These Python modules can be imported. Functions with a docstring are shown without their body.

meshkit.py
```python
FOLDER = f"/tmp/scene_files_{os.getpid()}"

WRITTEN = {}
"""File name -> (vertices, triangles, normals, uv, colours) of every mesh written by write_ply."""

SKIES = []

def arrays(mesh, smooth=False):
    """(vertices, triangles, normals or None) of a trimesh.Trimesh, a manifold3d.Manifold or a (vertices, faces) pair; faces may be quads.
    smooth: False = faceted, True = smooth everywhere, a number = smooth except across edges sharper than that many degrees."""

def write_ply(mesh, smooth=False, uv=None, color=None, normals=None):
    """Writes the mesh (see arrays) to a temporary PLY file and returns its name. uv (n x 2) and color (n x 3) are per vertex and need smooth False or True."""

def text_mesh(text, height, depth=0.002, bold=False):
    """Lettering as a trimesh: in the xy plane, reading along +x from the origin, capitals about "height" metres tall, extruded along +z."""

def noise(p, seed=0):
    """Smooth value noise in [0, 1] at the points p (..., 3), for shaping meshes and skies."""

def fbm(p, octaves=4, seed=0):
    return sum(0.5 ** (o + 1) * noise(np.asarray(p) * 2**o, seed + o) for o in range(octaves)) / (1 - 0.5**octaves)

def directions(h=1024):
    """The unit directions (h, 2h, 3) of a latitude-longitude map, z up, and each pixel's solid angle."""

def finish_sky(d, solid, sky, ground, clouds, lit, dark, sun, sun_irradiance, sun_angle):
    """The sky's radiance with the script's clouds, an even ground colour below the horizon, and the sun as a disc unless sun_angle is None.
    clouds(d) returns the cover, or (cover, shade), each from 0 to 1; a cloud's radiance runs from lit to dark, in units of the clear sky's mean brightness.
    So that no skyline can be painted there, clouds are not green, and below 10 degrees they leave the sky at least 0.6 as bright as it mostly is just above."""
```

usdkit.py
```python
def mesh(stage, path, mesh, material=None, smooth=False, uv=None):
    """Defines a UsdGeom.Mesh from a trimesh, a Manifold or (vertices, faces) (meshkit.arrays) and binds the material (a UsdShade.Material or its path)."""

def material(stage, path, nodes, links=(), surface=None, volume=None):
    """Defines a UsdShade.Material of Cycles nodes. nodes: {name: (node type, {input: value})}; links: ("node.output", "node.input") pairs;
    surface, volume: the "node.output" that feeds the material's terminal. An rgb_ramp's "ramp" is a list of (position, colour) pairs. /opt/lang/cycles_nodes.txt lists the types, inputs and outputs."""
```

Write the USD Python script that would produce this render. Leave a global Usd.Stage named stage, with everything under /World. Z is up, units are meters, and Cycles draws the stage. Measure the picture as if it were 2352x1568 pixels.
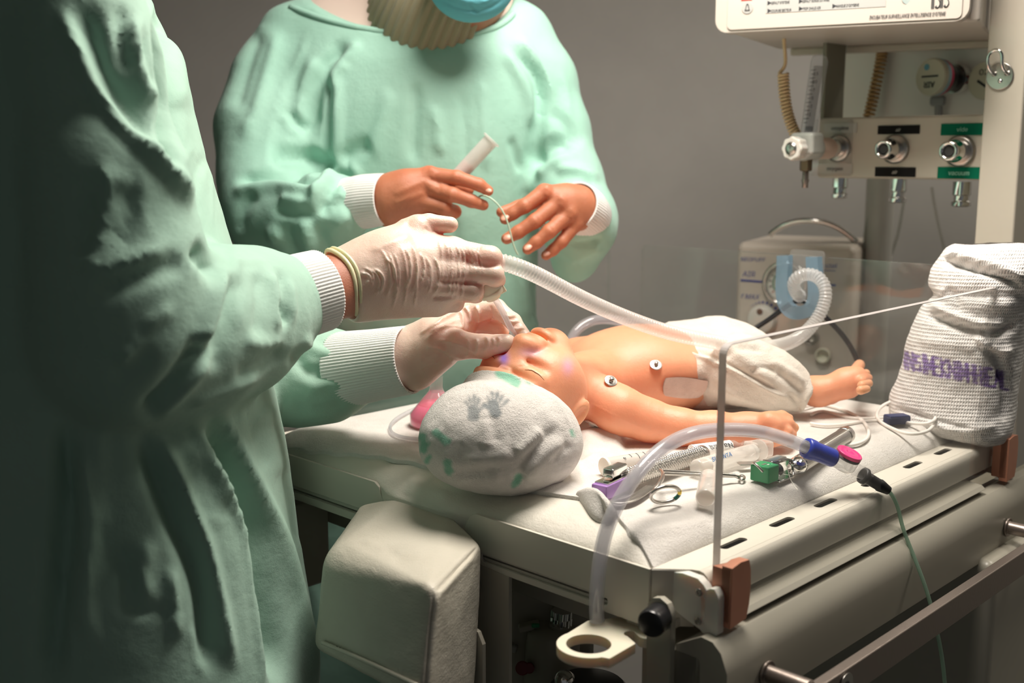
import math, numpy as np, trimesh, usdkit, manifold3d as m3, meshkit
from pxr import Usd, UsdGeom, UsdLux, UsdShade, Gf, Sdf, Vt
from scipy.interpolate import CubicSpline, PchipInterpolator
from scipy.spatial import cKDTree
import shapely.geometry as sg
from shapely import affinity

stage = Usd.Stage.CreateInMemory()
UsdGeom.SetStageUpAxis(stage, 'Z'); UsdGeom.SetStageMetersPerUnit(stage, 1.0)
UsdGeom.Xform.Define(stage, '/World'); UsdGeom.Scope.Define(stage, '/World/Looks')

# ---------------------------------------------------------------- camera, sky, lights, exposure
PITCH = math.atan(429 / 2580.0); FPX = 2580.0; CAM = np.array([0, 0, 1.32])
cam = UsdGeom.Camera.Define(stage, '/World/camera')
cam.CreateHorizontalApertureAttr(36.0); cam.CreateVerticalApertureAttr(24.0)
cam.CreateFocalLengthAttr(36.0 * FPX / 2352); cam.CreateFStopAttr(5.0); cam.CreateFocusDistanceAttr(1.08)
cam.CreateClippingRangeAttr((0.05, 100))
cam.AddTranslateOp().Set(Gf.Vec3d(*CAM)); cam.AddRotateXOp().Set(90 - math.degrees(PITCH))
cam.CreateExposureAttr(0.0)

def light(kind, name, at, aim, size, power, color):
    L = getattr(UsdLux, kind).Define(stage, '/World/' + name)
    at, aim = np.array(at, float), np.array(aim, float)
    z = at - aim; z /= np.linalg.norm(z)
    x = np.cross([0.0, 1.0, 0.01], z); x /= np.linalg.norm(x); y = np.cross(z, x)
    M = Gf.Matrix4d(*x, 0, *y, 0, *z, 0, *at, 1)
    L.AddTransformOp().Set(M)
    L.CreateIntensityAttr(power); L.CreateColorAttr(Gf.Vec3f(*color))
    if kind == 'DiskLight': L.CreateRadiusAttr(size)
    elif kind == 'RectLight': L.CreateWidthAttr(size[0]); L.CreateHeightAttr(size[1])
    else: L.CreateRadiusAttr(size)
    return L
# the warmer's examination lamp above the bed, shining down on it
lamp = light('DiskLight', 'warmer_lamp_light', (0.20, 1.11, 2.04), (0.16, 1.10, 1.0), 0.23, 42, (1.0, 0.92, 0.825))
# the dim room light on the ceiling behind
room = light('RectLight', 'ceiling_lamp_light', (1.75, 1.7, 2.62), (1.6, 2.2, 0), (0.6, 0.6), 15, (1.0, 0.93, 0.80))
dome = UsdLux.DomeLight.Define(stage, '/World/sky'); dome.CreateIntensityAttr(0.032); dome.CreateColorAttr(Gf.Vec3f(0.95, 0.98, 1.0))
# ---------------------------------------------------------------- camera geometry
cP, sP = math.cos(PITCH), math.sin(PITCH)
RT, FW, UP = np.array([1, 0, 0.0]), np.array([0, cP, -sP]), np.array([0, sP, cP])
def ray(x, y):
    return FW + RT * ((x - 1176) / FPX) + UP * ((784 - y) / FPX)
def P(x, y, Y):                       # the point on this sight line at world depth Y
    d = ray(x, y); return CAM + d * (Y / d[1])
def PZ(x, y, z):                      # ... at height z
    d = ray(x, y); return CAM + d * ((z - CAM[2]) / d[2])
def PPL(x, y, o, n):                  # ... on a plane
    d = ray(x, y); n = np.asarray(n, float); return CAM + d * (np.dot(np.asarray(o) - CAM, n) / np.dot(d, n))
def mpp(p): return float(np.dot(np.asarray(p) - CAM, FW)) / FPX
def proj(V):
    d = np.asarray(V, float) - CAM; z = d @ FW
    return np.stack([1176 + FPX * (d @ RT) / z, 784 - FPX * (d @ UP) / z], -1)
# ---------------------------------------------------------------- the bed's own axes
BA = np.array([0.1096, 0.84, 1.0]); BL = np.array([0.698, 0.716, 0.0]); BW = np.array([-0.716, 0.698, 0.0]); BZ = np.array([0, 0, 1.0])
def bed(l, w, z=1.0): return np.array([BA[0], BA[1], 0]) + BL * l + BW * w + BZ * z
def bedlw(p):
    q = np.asarray(p, float)[..., :2] - BA[:2]; return q @ BL[:2], q @ BW[:2]
# ---------------------------------------------------------------- prims
_taken = {}
def numbered(parent, name):
    k = (parent, name); n = _taken.get(k, 0); _taken[k] = n + 1
    return parent + '/' + (name if n == 0 else '%s_%03d' % (name, n))
def tag(prim, **kw):
    for k, v in kw.items():
        if v: prim.SetCustomDataByKey(k, v)
class Thing:
    def __init__(s, name, label, category, base=(0, 0, 0), group=None, kind=None):
        s.path = numbered('/World', name); s.base = np.array(base, float)
        x = UsdGeom.Xform.Define(stage, s.path); x.AddTranslateOp().Set(Gf.Vec3d(*s.base))
        tag(x.GetPrim(), label=label, category=category, group=group, kind=kind)
    def part(s, name, mesh, mat, smooth=30, label=None, parent=None, uv=None, tint=None, kind=None):
        p = numbered(parent or s.path, name)
        put(p, mesh, mat, smooth, uv, tint, s.base); tag(stage.GetPrimAtPath(p), label=label, kind=kind)
        return p
def arr(mesh):
    if hasattr(mesh, 'to_mesh'):
        m = mesh.to_mesh(); return np.array(m.vert_properties[:, :3]), np.array(m.tri_verts)
    if isinstance(mesh, (tuple, list)):
        v, f = np.asarray(mesh[0], float), np.asarray(mesh[1], int)
        if f.shape[1] == 4: f = np.vstack([f[:, [0, 1, 2]], f[:, [0, 2, 3]]])
        return v, f
    return np.array(mesh.vertices), np.array(mesh.faces)
def put(path, mesh, mat, smooth=30, uv=None, tint=None, base=(0, 0, 0)):
    v, f = arr(mesh)
    m = usdkit.mesh(stage, path, (v - np.asarray(base), f), mat, smooth=True if tint is not None or uv is not None else smooth, uv=uv)
    if tint is not None:
        UsdGeom.PrimvarsAPI(m).CreatePrimvar('tint', Sdf.ValueTypeNames.Color3fArray, 'vertex').Set(Vt.Vec3fArray.FromNumpy(np.asarray(tint, np.float32)))
    return m
def solo(name, mesh, mat, label, category, smooth=30, group=None, uv=None, tint=None, kind=None):
    p = numbered('/World', name); v, f = arr(mesh); b = (v.min(0) + v.max(0)) / 2; b[2] = v[:, 2].min()
    m = put(p, (v, f), mat, smooth, uv, tint, b); m.AddTranslateOp().Set(Gf.Vec3d(*map(float, b)))
    tag(m.GetPrim(), label=label, category=category, group=group, kind=kind); return p
def struct(name, mesh, mat, smooth=30):
    p = numbered('/World', name); put(p, mesh, mat, smooth); tag(stage.GetPrimAtPath(p), kind='structure'); return p
# ---------------------------------------------------------------- materials
def pm(name, color, rough=0.5, metal=0.0, noise=None, bump=None, tint=False, bevel=0, bump2=None, **ex):
    pr = {'base_color': color, 'roughness': rough, 'metallic': metal, **ex}
    n = {'p': ('principled_bsdf', pr), 'g': ('geometry', {})}; l = []
    if noise:
        sc, c2, lo, hi = noise
        n['nz'] = ('noise_texture', {'scale': sc, 'detail': 4.0, 'roughness': 0.6}); l.append(('g.position', 'nz.vector'))
        n['rp'] = ('rgb_ramp', {'ramp': [(lo, color), (hi, c2)]}); l += [('nz.fac', 'rp.fac')]
        src = 'rp.color'
    else: src = None
    if tint:
        n['at'] = ('attribute', {'attribute': 'tint'})
        if src:
            n['mx'] = ('mix', {'mix_type': 'multiply', 'fac': 1.0}); l += [(src, 'mx.color1'), ('at.color', 'mx.color2')]; src = 'mx.color'
        else: src = 'at.color'
    if src: l.append((src, 'p.base_color'))
    last = None
    if bevel:
        n['bv'] = ('bevel', {'radius': bevel, 'samples': 4}); last = 'bv.bevel'
    for i, b in enumerate((bump, bump2)):
        if not b: continue
        kind, sc, dist = b[:3]; t, k = 'bt%d' % i, 'bp%d' % i
        if kind == 'noise': n[t] = ('noise_texture', {'scale': sc, 'detail': 5.0, 'roughness': 0.62}); o = '.fac'
        elif kind == 'voronoi': n[t] = ('voronoi_texture', {'scale': sc}); o = '.distance'
        elif kind == 'wave': n[t] = ('wave_texture', {'scale': sc, 'distortion': 2.0, 'detail': 2.0, 'detail_scale': 1.0, 'bands_direction': b[3]}); o = '.fac'
        if len(b) > 3 and kind != 'wave':      # stretched noise
            n['mp%d' % i] = ('mapping', {'scale': b[3]}); l += [('g.position', 'mp%d.vector' % i), ('mp%d.vector' % i, t + '.vector')]
        else: l.append(('g.position', t + '.vector'))
        n[k] = ('bump', {'strength': 1.0, 'distance': dist}); l.append((t + o, k + '.height'))
        if last: l.append((last, k + '.normal'))
        last = k + '.normal'
    if last: l.append((last, 'p.normal'))
    return usdkit.material(stage, '/World/Looks/' + name, n, l, surface='p.BSDF')
def clear(name, tintc=(1, 1, 1), refl=0.0, haze=0.0, hazec=(0.8, 0.8, 0.8), rough=0.05, ior=1.49):
    """a thin clear wall: see-through, with reflections by angle and a little milky haze"""
    n = {'t': ('transparent_bsdf', {'color': tintc}), 'gl': ('glossy_bsdf', {'color': (1, 1, 1), 'roughness': rough}), 'lw': ('layer_weight', {'blend': 0.5}), 'pw': ('math', {'math_type': 'power', 'value2': 5.0}), 'f': ('math', {'math_type': 'multiply_add', 'value2': 0.75, 'value3': 0.035}),
         'd': ('diffuse_bsdf', {'color': hazec}), 'tr': ('translucent_bsdf', {'color': hazec}), 'ad': ('mix_closure', {'fac': 0.5}),
         'm1': ('mix_closure', {'fac': haze}), 'm2': ('mix_closure', {})}
    l = [('d.BSDF', 'ad.closure1'), ('tr.BSDF', 'ad.closure2'), ('t.BSDF', 'm1.closure1'), ('ad.closure', 'm1.closure2'), ('m1.closure', 'm2.closure1'), ('gl.BSDF', 'm2.closure2'), ('f.value', 'm2.fac'), ('lw.facing', 'pw.value1'), ('pw.value', 'f.value1')]
    return usdkit.material(stage, '/World/Looks/' + name, n, l, surface='m2.closure')
# ---------------------------------------------------------------- mesh makers
def cat(*ms):
    vs, fs, n = [], [], 0
    for m in ms:
        v, f = arr(m); vs.append(v); fs.append(f + n); n += len(v)
    return np.vstack(vs), np.vstack(fs)
def frame(o, ux, uy):
    ux = np.asarray(ux, float); ux = ux / np.linalg.norm(ux); uy = np.asarray(uy, float); uy = uy - ux * np.dot(ux, uy); uy /= np.linalg.norm(uy)
    M = np.eye(4); M[:3, 0], M[:3, 1], M[:3, 2], M[:3, 3] = ux, uy, np.cross(ux, uy), o
    return M
def xf(mesh, M):
    v, f = arr(mesh); v = v @ M[:3, :3].T + M[:3, 3]
    return v, (f if np.linalg.det(M[:3, :3]) > 0 else f[:, ::-1])
def rbox(size, r=0.004, seg=8):
    s = np.array(size, float) / 2; r = min(r, s.min() * 0.98)
    sp = m3.Manifold.sphere(r, seg * 2)
    return m3.Manifold.batch_hull([sp.translate(tuple(np.array(c) * (s - r))) for c in np.ndindex(2, 2, 2) for c in [np.array(c) * 2 - 1]])
def rboxat(c, size, ux=(1, 0, 0), uy=(0, 1, 0), r=0.004, seg=6):
    return xf(rbox(size, r, seg), frame(c, ux, uy))
def hullpts(pts, r, seg=10):
    sp = m3.Manifold.sphere(r, seg)
    return m3.Manifold.batch_hull([sp.translate(tuple(map(float, p))) for p in pts])
def axisframe(a, d):
    d = np.asarray(d, float); d = d / np.linalg.norm(d); t = np.array([0, 0, 1.0]) if abs(d[2]) < .9 else np.array([1.0, 0, 0])
    x = np.cross(t, d); x /= np.linalg.norm(x); M = np.eye(4); M[:3, 0], M[:3, 1], M[:3, 2], M[:3, 3] = x, np.cross(d, x), d, a
    return M
def lathe(prof, a, d, n=32):
    """prof: (radius, distance along d) pairs; closed at the ends where the radius is 0"""
    pr = np.array(prof, float); k = len(pr); an = np.arange(n) * 2 * np.pi / n
    v = np.stack([pr[:, None, 0] * np.cos(an), pr[:, None, 0] * np.sin(an), np.broadcast_to(pr[:, None, 1], (k, n))], -1).reshape(-1, 3)
    i, j = np.meshgrid(np.arange(k - 1), np.arange(n), indexing='ij'); j2 = (j + 1) % n
    q = np.stack([i * n + j, i * n + j2, (i + 1) * n + j2, (i + 1) * n + j], -1).reshape(-1, 4)
    return xf((v, q), axisframe(a, d))
def cyl(a, b, r, n=24, ch=None):
    a, b = np.asarray(a, float), np.asarray(b, float); L = np.linalg.norm(b - a); ch = min(r * .2, L * .2) if ch is None else ch
    return lathe([(0, 0), (r - ch, 0), (r, ch), (r, L - ch), (r - ch, L), (0, L)], a, b - a, n)
def spline(pts, n):
    p = np.asarray(pts, float); d = np.r_[0, np.cumsum(np.linalg.norm(np.diff(p, axis=0), axis=1) ** .5)]
    return CubicSpline(d, p, axis=0)(np.linspace(0, d[-1], n))
def resample(p, n):
    d = np.r_[0, np.cumsum(np.linalg.norm(np.diff(p, axis=0), axis=1))]; s = np.linspace(0, d[-1], n)
    return np.stack([np.interp(s, d, p[:, k]) for k in range(p.shape[1])], -1)
def frames(p, up=None):
    t = np.gradient(p, axis=0); t /= np.linalg.norm(t, axis=1, keepdims=True) + 1e-12
    a = np.array([0, 0, 1.0]) if up is None else np.asarray(up, float)
    if abs(a @ t[0]) > .95: a = np.array([1.0, 0, 0])
    A = []
    for k in range(len(p)):
        a = a - t[k] * (a @ t[k]); a /= np.linalg.norm(a) + 1e-12; A.append(a)
    A = np.array(A); return t, A, np.cross(t, A)
def sweep(p, r, n=16, up=None, caps=True, rad=None, ell=None):
    """tube along points p; r scalar or per point; rad(i, ang) multiplies; ell (k,2) scales along the two cross axes"""
    p = np.asarray(p, float); k = len(p); t, A, B = frames(p, up); an = np.arange(n) * 2 * np.pi / n
    r = np.broadcast_to(r, (k,))[:, None] * np.ones(n)
    if rad is not None: r = r * rad
    e = np.ones((k, 2)) if ell is None else np.broadcast_to(ell, (k, 2))
    v = p[:, None] + (r * np.cos(an) * e[:, :1])[..., None] * A[:, None] + (r * np.sin(an) * e[:, 1:])[..., None] * B[:, None]
    v = v.reshape(-1, 3); i, j = np.meshgrid(np.arange(k - 1), np.arange(n), indexing='ij'); j2 = (j + 1) % n
    f = np.stack([i * n + j, i * n + j2, (i + 1) * n + j2, (i + 1) * n + j], -1).reshape(-1, 4); f = np.vstack([f[:, [0, 1, 2]], f[:, [0, 2, 3]]])
    if caps:
        v = np.vstack([v, p[:1], p[-1:]]); c = k * n; jj = np.arange(n); j2 = (jj + 1) % n
        f = np.vstack([f, np.stack([np.full(n, c), j2, jj], -1), np.stack([np.full(n, c + 1), (k - 1) * n + jj, (k - 1) * n + j2], -1)])
    return v, f
def tube(pts, r, n=12, m=None): return sweep(spline(pts, m or max(12, 8 * len(pts))), r, n)
def hose(pts, ro, ri, n=20, m=60):
    p = spline(pts, m); return shell(p, ro, ri, n)
def shell(p, ro, ri, n=20):
    a, fa = sweep(p, ro, n, caps=False); b, fb = sweep(p, ri, n, caps=False); k = len(p); N = k * n
    j = np.arange(n); j2 = (j + 1) % n
    e0 = np.stack([j, N + j, N + j2, j2], -1); o = (k - 1) * n; e1 = np.stack([o + j, o + j2, N + o + j2, N + o + j], -1)
    e = np.vstack([e0, e1]); e = np.vstack([e[:, [0, 1, 2]], e[:, [0, 2, 3]]])
    return np.vstack([a, b]), np.vstack([fa, fb[:, ::-1] + N, e])
def prism(poly, M, depth):
    if not isinstance(poly, (sg.Polygon, sg.MultiPolygon)): poly = sg.Polygon(poly)
    ms = [trimesh.creation.extrude_polygon(g, depth, engine='earcut') for g in getattr(poly, 'geoms', [poly])]
    return xf(cat(*ms), M)
def rrect(w, h, r, x=0, y=0, q=6): return sg.box(x - w / 2 + r, y - h / 2 + r, x + w / 2 - r, y + h / 2 - r).buffer(r, quad_segs=q)
def text(s, h, o, ux, uy, depth=0.0003, bold=False, center=True, shear=0, wide=1.0):
    v, f = arr(meshkit.text_mesh(s, h, depth, bold)); v = v.copy(); v[:, 0] += shear * v[:, 1]; v[:, 0] *= wide
    if center: v[:, 0] -= (v[:, 0].min() + v[:, 0].max()) / 2
    return xf((v, f), frame(o, ux, uy))
def grid(V, flip=False, closed_u=False):
    a, b = V.shape[:2]; i, j = np.meshgrid(np.arange(a - (0 if closed_u else 1)), np.arange(b - 1), indexing='ij'); i2 = (i + 1) % a
    q = np.stack([i * b + j, i2 * b + j, i2 * b + j + 1, i * b + j + 1], -1).reshape(-1, 4)
    if flip: q = q[:, ::-1]
    return V.reshape(-1, 3), q
def vnormals(v, f):
    v, f = arr((v, f)); n = np.zeros_like(v); c = np.cross(v[f[:, 1]] - v[f[:, 0]], v[f[:, 2]] - v[f[:, 0]])
    for k in range(3): np.add.at(n, f[:, k], c)
    return n / (np.linalg.norm(n, axis=1, keepdims=True) + 1e-15)
def segdist(q, pts):
    """distance of points q (n,2) to a polyline and the place along it (0..1)"""
    pts = np.asarray(pts, float); best = np.full(len(q), 1e9); at = np.zeros(len(q)); L = np.r_[0, np.cumsum(np.linalg.norm(np.diff(pts, axis=0), axis=1))]
    side = np.zeros(len(q))
    for k in range(len(pts) - 1):
        a, b = pts[k], pts[k + 1]; ab = b - a; t = np.clip(((q - a) @ ab) / (ab @ ab), 0, 1); w = q - a - t[:, None] * ab; d = np.linalg.norm(w, axis=1)
        m = d < best; best[m] = d[m]; at[m] = (L[k] + t[m] * (L[k + 1] - L[k])) / L[-1]; side[m] = np.sign(ab[0] * w[m, 1] - ab[1] * w[m, 0])
    return best, at, side
def folds(v, f, strokes, facing=0.0, smooth_curve=True):
    """raises (h > 0) or sinks (h < 0) the cloth along drawn lines: each stroke is (points seen from the front, width, height[, profile])"""
    v, f = arr((v, f)); N = vnormals(v, f); q = proj(v); see = np.einsum('ij,ij->i', N, (CAM - v) / np.linalg.norm(CAM - v, axis=1, keepdims=True))
    w = np.clip((see - facing) / 0.25, 0, 1); d = np.zeros(len(v))
    for s in strokes:
        pts, wd, h = s[:3]; prof = s[3] if len(s) > 3 else 'g'
        pts = np.asarray(pts, float)
        if smooth_curve and len(pts) > 2: pts = spline(pts, 6 * len(pts))
        lo, hi = pts.min(0) - 4 * wd, pts.max(0) + 4 * wd; m = np.nonzero(((q > lo) & (q < hi)).all(1) & (w > 0))[0]
        if not len(m): continue
        D, at, side = segdist(q[m], pts); e = np.clip(np.minimum(at, 1 - at) / 0.18, 0, 1); e = e * e * (3 - 2 * e)
        if prof == 'g': k = np.exp(-(D / wd) ** 2)
        elif prof == 's': k = 1 / (1 + (D / wd) ** 2) ** 1.5          # sharp crease
        elif prof == 'step': k = np.where(side > 0, np.exp(-(D / (2.2 * wd)) ** 2), np.exp(-(D / (.5 * wd)) ** 2))   # steep on one side
        elif prof == 'full': k = np.exp(-(D / wd) ** 2); e = 1.0
        d[m] += h * k * e * w[m]
    return v + N * d[:, None], f
# ---------------------------------------------------------------- smooth solids (signed distance fields, then a surface net)
class SDF:
    def __init__(s): s.ops = []; s.lo, s.hi = np.full(3, 1e9), np.full(3, -1e9)
    def _b(s, p, r): s.lo = np.minimum(s.lo, np.asarray(p) - r); s.hi = np.maximum(s.hi, np.asarray(p) + r)
    def cone(s, a, b, ra, rb=None, k=0.006, sub=False):
        a, b = np.asarray(a, float), np.asarray(b, float); rb = ra if rb is None else rb
        s.ops.append(('c', a, b, ra, rb, k, sub))
        if not sub: s._b(a, ra + .01); s._b(b, rb + .01)
        return s
    def chain(s, joints, k=0.006, sub=False):
        for (a, ra), (b, rb) in zip(joints[:-1], joints[1:]): s.cone(a, b, ra, rb, k, sub)
        return s
    def ell(s, c, R, r, k=0.01, sub=False):
        """R: 3 rows = axes"""
        s.ops.append(('e', np.asarray(c, float), np.asarray(R, float), np.asarray(r, float), k, sub))
        if not sub: s._b(c, max(r) + .01)
        return s
    def loft(s, zs, cx, cy, a, b, yaw=0.0, k=0.02, pw=2.0):
        """a body of elliptical sections: centre, half widths a (along yaw) and b at the heights zs"""
        F = [PchipInterpolator(zs, np.broadcast_to(q, (len(zs),))) for q in (cx, cy, a, b)]
        s.ops.append(('l', F, zs[0], zs[-1], yaw, k, pw))
        for i, z in enumerate(zs):
            m = max(F[2](z), F[3](z)); s._b((float(F[0](z)), float(F[1](z)), z), m)
        return s
    def cut(s, fn, k=0.004):
        s.ops.append(('f', fn, k)); return s
    def __call__(s, p):
        D = np.full(len(p), 1e3)
        for o in s.ops:
            sub = False
            if o[0] == 'l':
                _, F, z0, z1, yaw, k, pw = o; z = np.clip(p[:, 2], z0, z1); x, y = p[:, 0] - F[0](z), p[:, 1] - F[1](z); c, sn = math.cos(yaw), math.sin(yaw)
                a, b = F[2](z), F[3](z); u = np.abs((c * x + sn * y) / a); w = np.abs((-sn * x + c * y) / b); q = (u ** pw + w ** pw) ** (1 / pw)
                g = np.sqrt((u / a) ** 2 + (w / b) ** 2) / np.maximum(np.sqrt(u * u + w * w), 1e-6); d = np.maximum((q - 1) / np.maximum(g, 1e-3), np.abs(p[:, 2] - (z0 + z1) / 2) - (z1 - z0) / 2)
            elif o[0] == 'f':
                _, fn, k = o; d = -fn(p); sub = True
            elif o[0] == 'c':
                _, a, b, ra, rb, k, sub = o; ab = b - a; t = np.clip((p - a) @ ab / (ab @ ab + 1e-12), 0, 1); d = np.linalg.norm(p - a - t[:, None] * ab, axis=1) - (ra + t * (rb - ra))
            else:
                _, c, R, r, k, sub = o; q = (p - c) @ R.T; k0 = np.linalg.norm(q / r, axis=1); k1 = np.linalg.norm(q / r ** 2, axis=1); d = k0 * (k0 - 1) / (k1 + 1e-9)
            if sub:
                d = -d; h = np.maximum(k - np.abs(D - d), 0) / k; D = np.maximum(D, d) + h * h * k / 4
            else:
                h = np.maximum(k - np.abs(D - d), 0) / k; D = np.minimum(D, d) - h * h * k / 4
        return D
    def mesh(s, h=0.003, lo=None, hi=None):
        lo = s.lo if lo is None else np.maximum(s.lo, lo); hi = s.hi if hi is None else np.minimum(s.hi, hi)
        return surfnet(s, lo, hi, h)
def surfnet(fn, lo, hi, h):
    lo = np.asarray(lo) - 3 * h; n = np.ceil((np.asarray(hi) + 3 * h - lo) / h).astype(int) + 1; c = 4
    nc = n // c + 2; G = np.stack(np.meshgrid(*[np.arange(k) * c * h + lo[i] for i, k in enumerate(nc)], indexing='ij'), -1)
    C = fn(G.reshape(-1, 3)).reshape(nc); vals = np.repeat(np.repeat(np.repeat(C, c, 0), c, 1), c, 2)
    off = c // 2; vals = np.roll(vals, (-0, -0, -0))[:n[0] + c, :n[1] + c, :n[2] + c]
    near = np.abs(vals) < h * c * 2.4
    idx = np.argwhere(near); vals = vals.copy(); vals[near] = fn(idx * h + lo)
    s = vals < 0; X = [slice(None, -1), slice(1, None)]
    cnt = sum(s[X[a], X[b], X[d]].astype(int) for a, b, d in np.ndindex(2, 2, 2)); act = (cnt > 0) & (cnt < 8)
    ci = np.argwhere(act); num = np.full(act.shape, -1); num[act] = np.arange(len(ci))
    acc = np.zeros((len(ci), 3)); wt = np.zeros(len(ci)); cor = np.array(list(np.ndindex(2, 2, 2)))
    cv = [vals[tuple((ci + k).T)] for k in cor]
    for a in range(8):
        for b in range(a + 1, 8):
            if np.abs(cor[a] - cor[b]).sum() != 1: continue
            va, vb = cv[a], cv[b]; m = (va < 0) != (vb < 0); t = np.where(m, va / np.where(m, va - vb, 1), 0)
            acc += np.where(m[:, None], cor[a] + t[:, None] * (cor[b] - cor[a]), 0); wt += m
    V = (ci + acc / wt[:, None]) * h + lo; Q = []
    for ax in range(3):
        sl0, sl1 = [slice(None)] * 3, [slice(None)] * 3; sl0[ax], sl1[ax] = slice(None, -1), slice(1, None)
        ch = s[tuple(sl0)] != s[tuple(sl1)]; e = np.argwhere(ch); u, w = (ax + 1) % 3, (ax + 2) % 3
        e = e[(e[:, u] > 0) & (e[:, w] > 0) & (e[:, u] < num.shape[u]) & (e[:, w] < num.shape[w])]
        def at(du, dw):
            k = e.copy(); k[:, u] -= du; k[:, w] -= dw; return num[tuple(k.T)]
        q = np.stack([at(1, 1), at(0, 1), at(0, 0), at(1, 0)], -1); inside = s[tuple(e.T)]
        q[~inside] = q[~inside][:, ::-1]; Q.append(q)
    Q = np.vstack(Q); Q = Q[(Q >= 0).all(1)]
    g = np.stack([fn(V + h * .3 * np.eye(3)[k]) - fn(V - h * .3 * np.eye(3)[k]) for k in range(3)], -1) / (.6 * h); d = fn(V)
    g2 = (g ** 2).sum(1, keepdims=True); V = V - np.clip(d[:, None] * g / np.maximum(g2, .2), -h, h) * .8
    return V, np.vstack([Q[:, [0, 1, 2]], Q[:, [0, 2, 3]]])
def smoothmesh(m, it=4):
    v, f = arr(m); t = trimesh.Trimesh(v, f, process=False); trimesh.smoothing.filter_taubin(t, .5, .53, iterations=it); return np.array(t.vertices), f
def jp(x, y, Y, r): p = P(x, y, Y); return p, r * mpp(p)          # a joint: place and radius as seen, depth Y
def rng(seed): return np.random.default_rng(seed)
def fbm(p, sc, seed=0, oc=4): return meshkit.fbm(np.asarray(p) * sc, oc, seed) - .5
# ---------------------------------------------------------------- materials
M_wall = pm('wall_paint', (0.40, 0.38, 0.36), .7, noise=(9, (0.43, 0.41, 0.385), .3, .7), bump=('noise', 220, .0006))
M_ceil = pm('ceiling_paint', (0.50, 0.49, 0.47), .8)
M_floor = pm('floor_vinyl', (0.10, 0.105, 0.10), .45, noise=(14, (0.13, 0.135, 0.13), .35, .65))
M_enamel = pm('cream_enamel', (0.60, 0.565, 0.49), .38, noise=(6, (0.63, 0.595, 0.52), .3, .7), bump=('noise', 400, .00012), bevel=.0008)
M_enamel2 = pm('grey_enamel', (0.37, 0.35, 0.29), .34, noise=(5, (0.41, 0.385, 0.32), .3, .7), bevel=.001)
M_rail = pm('rail_steel', (0.32, 0.27, 0.24), .33, .85, bump=('noise', 300, .0001), bevel=.0008)
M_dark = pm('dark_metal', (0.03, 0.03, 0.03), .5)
M_black = pm('black_plastic', (0.012, 0.012, 0.014), .28, bevel=.0006)
M_blackrub = pm('black_rubber', (0.015, 0.015, 0.017), .5)
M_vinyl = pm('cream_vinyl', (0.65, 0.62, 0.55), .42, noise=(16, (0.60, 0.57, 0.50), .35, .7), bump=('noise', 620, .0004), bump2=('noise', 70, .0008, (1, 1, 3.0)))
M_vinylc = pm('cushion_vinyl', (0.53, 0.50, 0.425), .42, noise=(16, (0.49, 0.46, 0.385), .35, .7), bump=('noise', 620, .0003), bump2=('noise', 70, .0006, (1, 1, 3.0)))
M_terry = pm('white_terry', (0.80, 0.765, 0.72), .95, noise=(60, (0.73, 0.695, 0.645), .35, .75), bump=('noise', 1000, .0014), bump2=('noise', 260, .0008), sheen_weight=.25)
M_terrycap = pm('cap_terry', (0.79, 0.75, 0.71), .95, tint=True, noise=(90, (0.71, 0.675, 0.635), .35, .7), bump=('noise', 900, .0018), bump2=('noise', 260, .0011), sheen_weight=.25)
M_white = pm('white_plastic', (0.74, 0.70, 0.64), .35, bevel=.0006, subsurface_weight=.15, subsurface_scale=.004)
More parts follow.
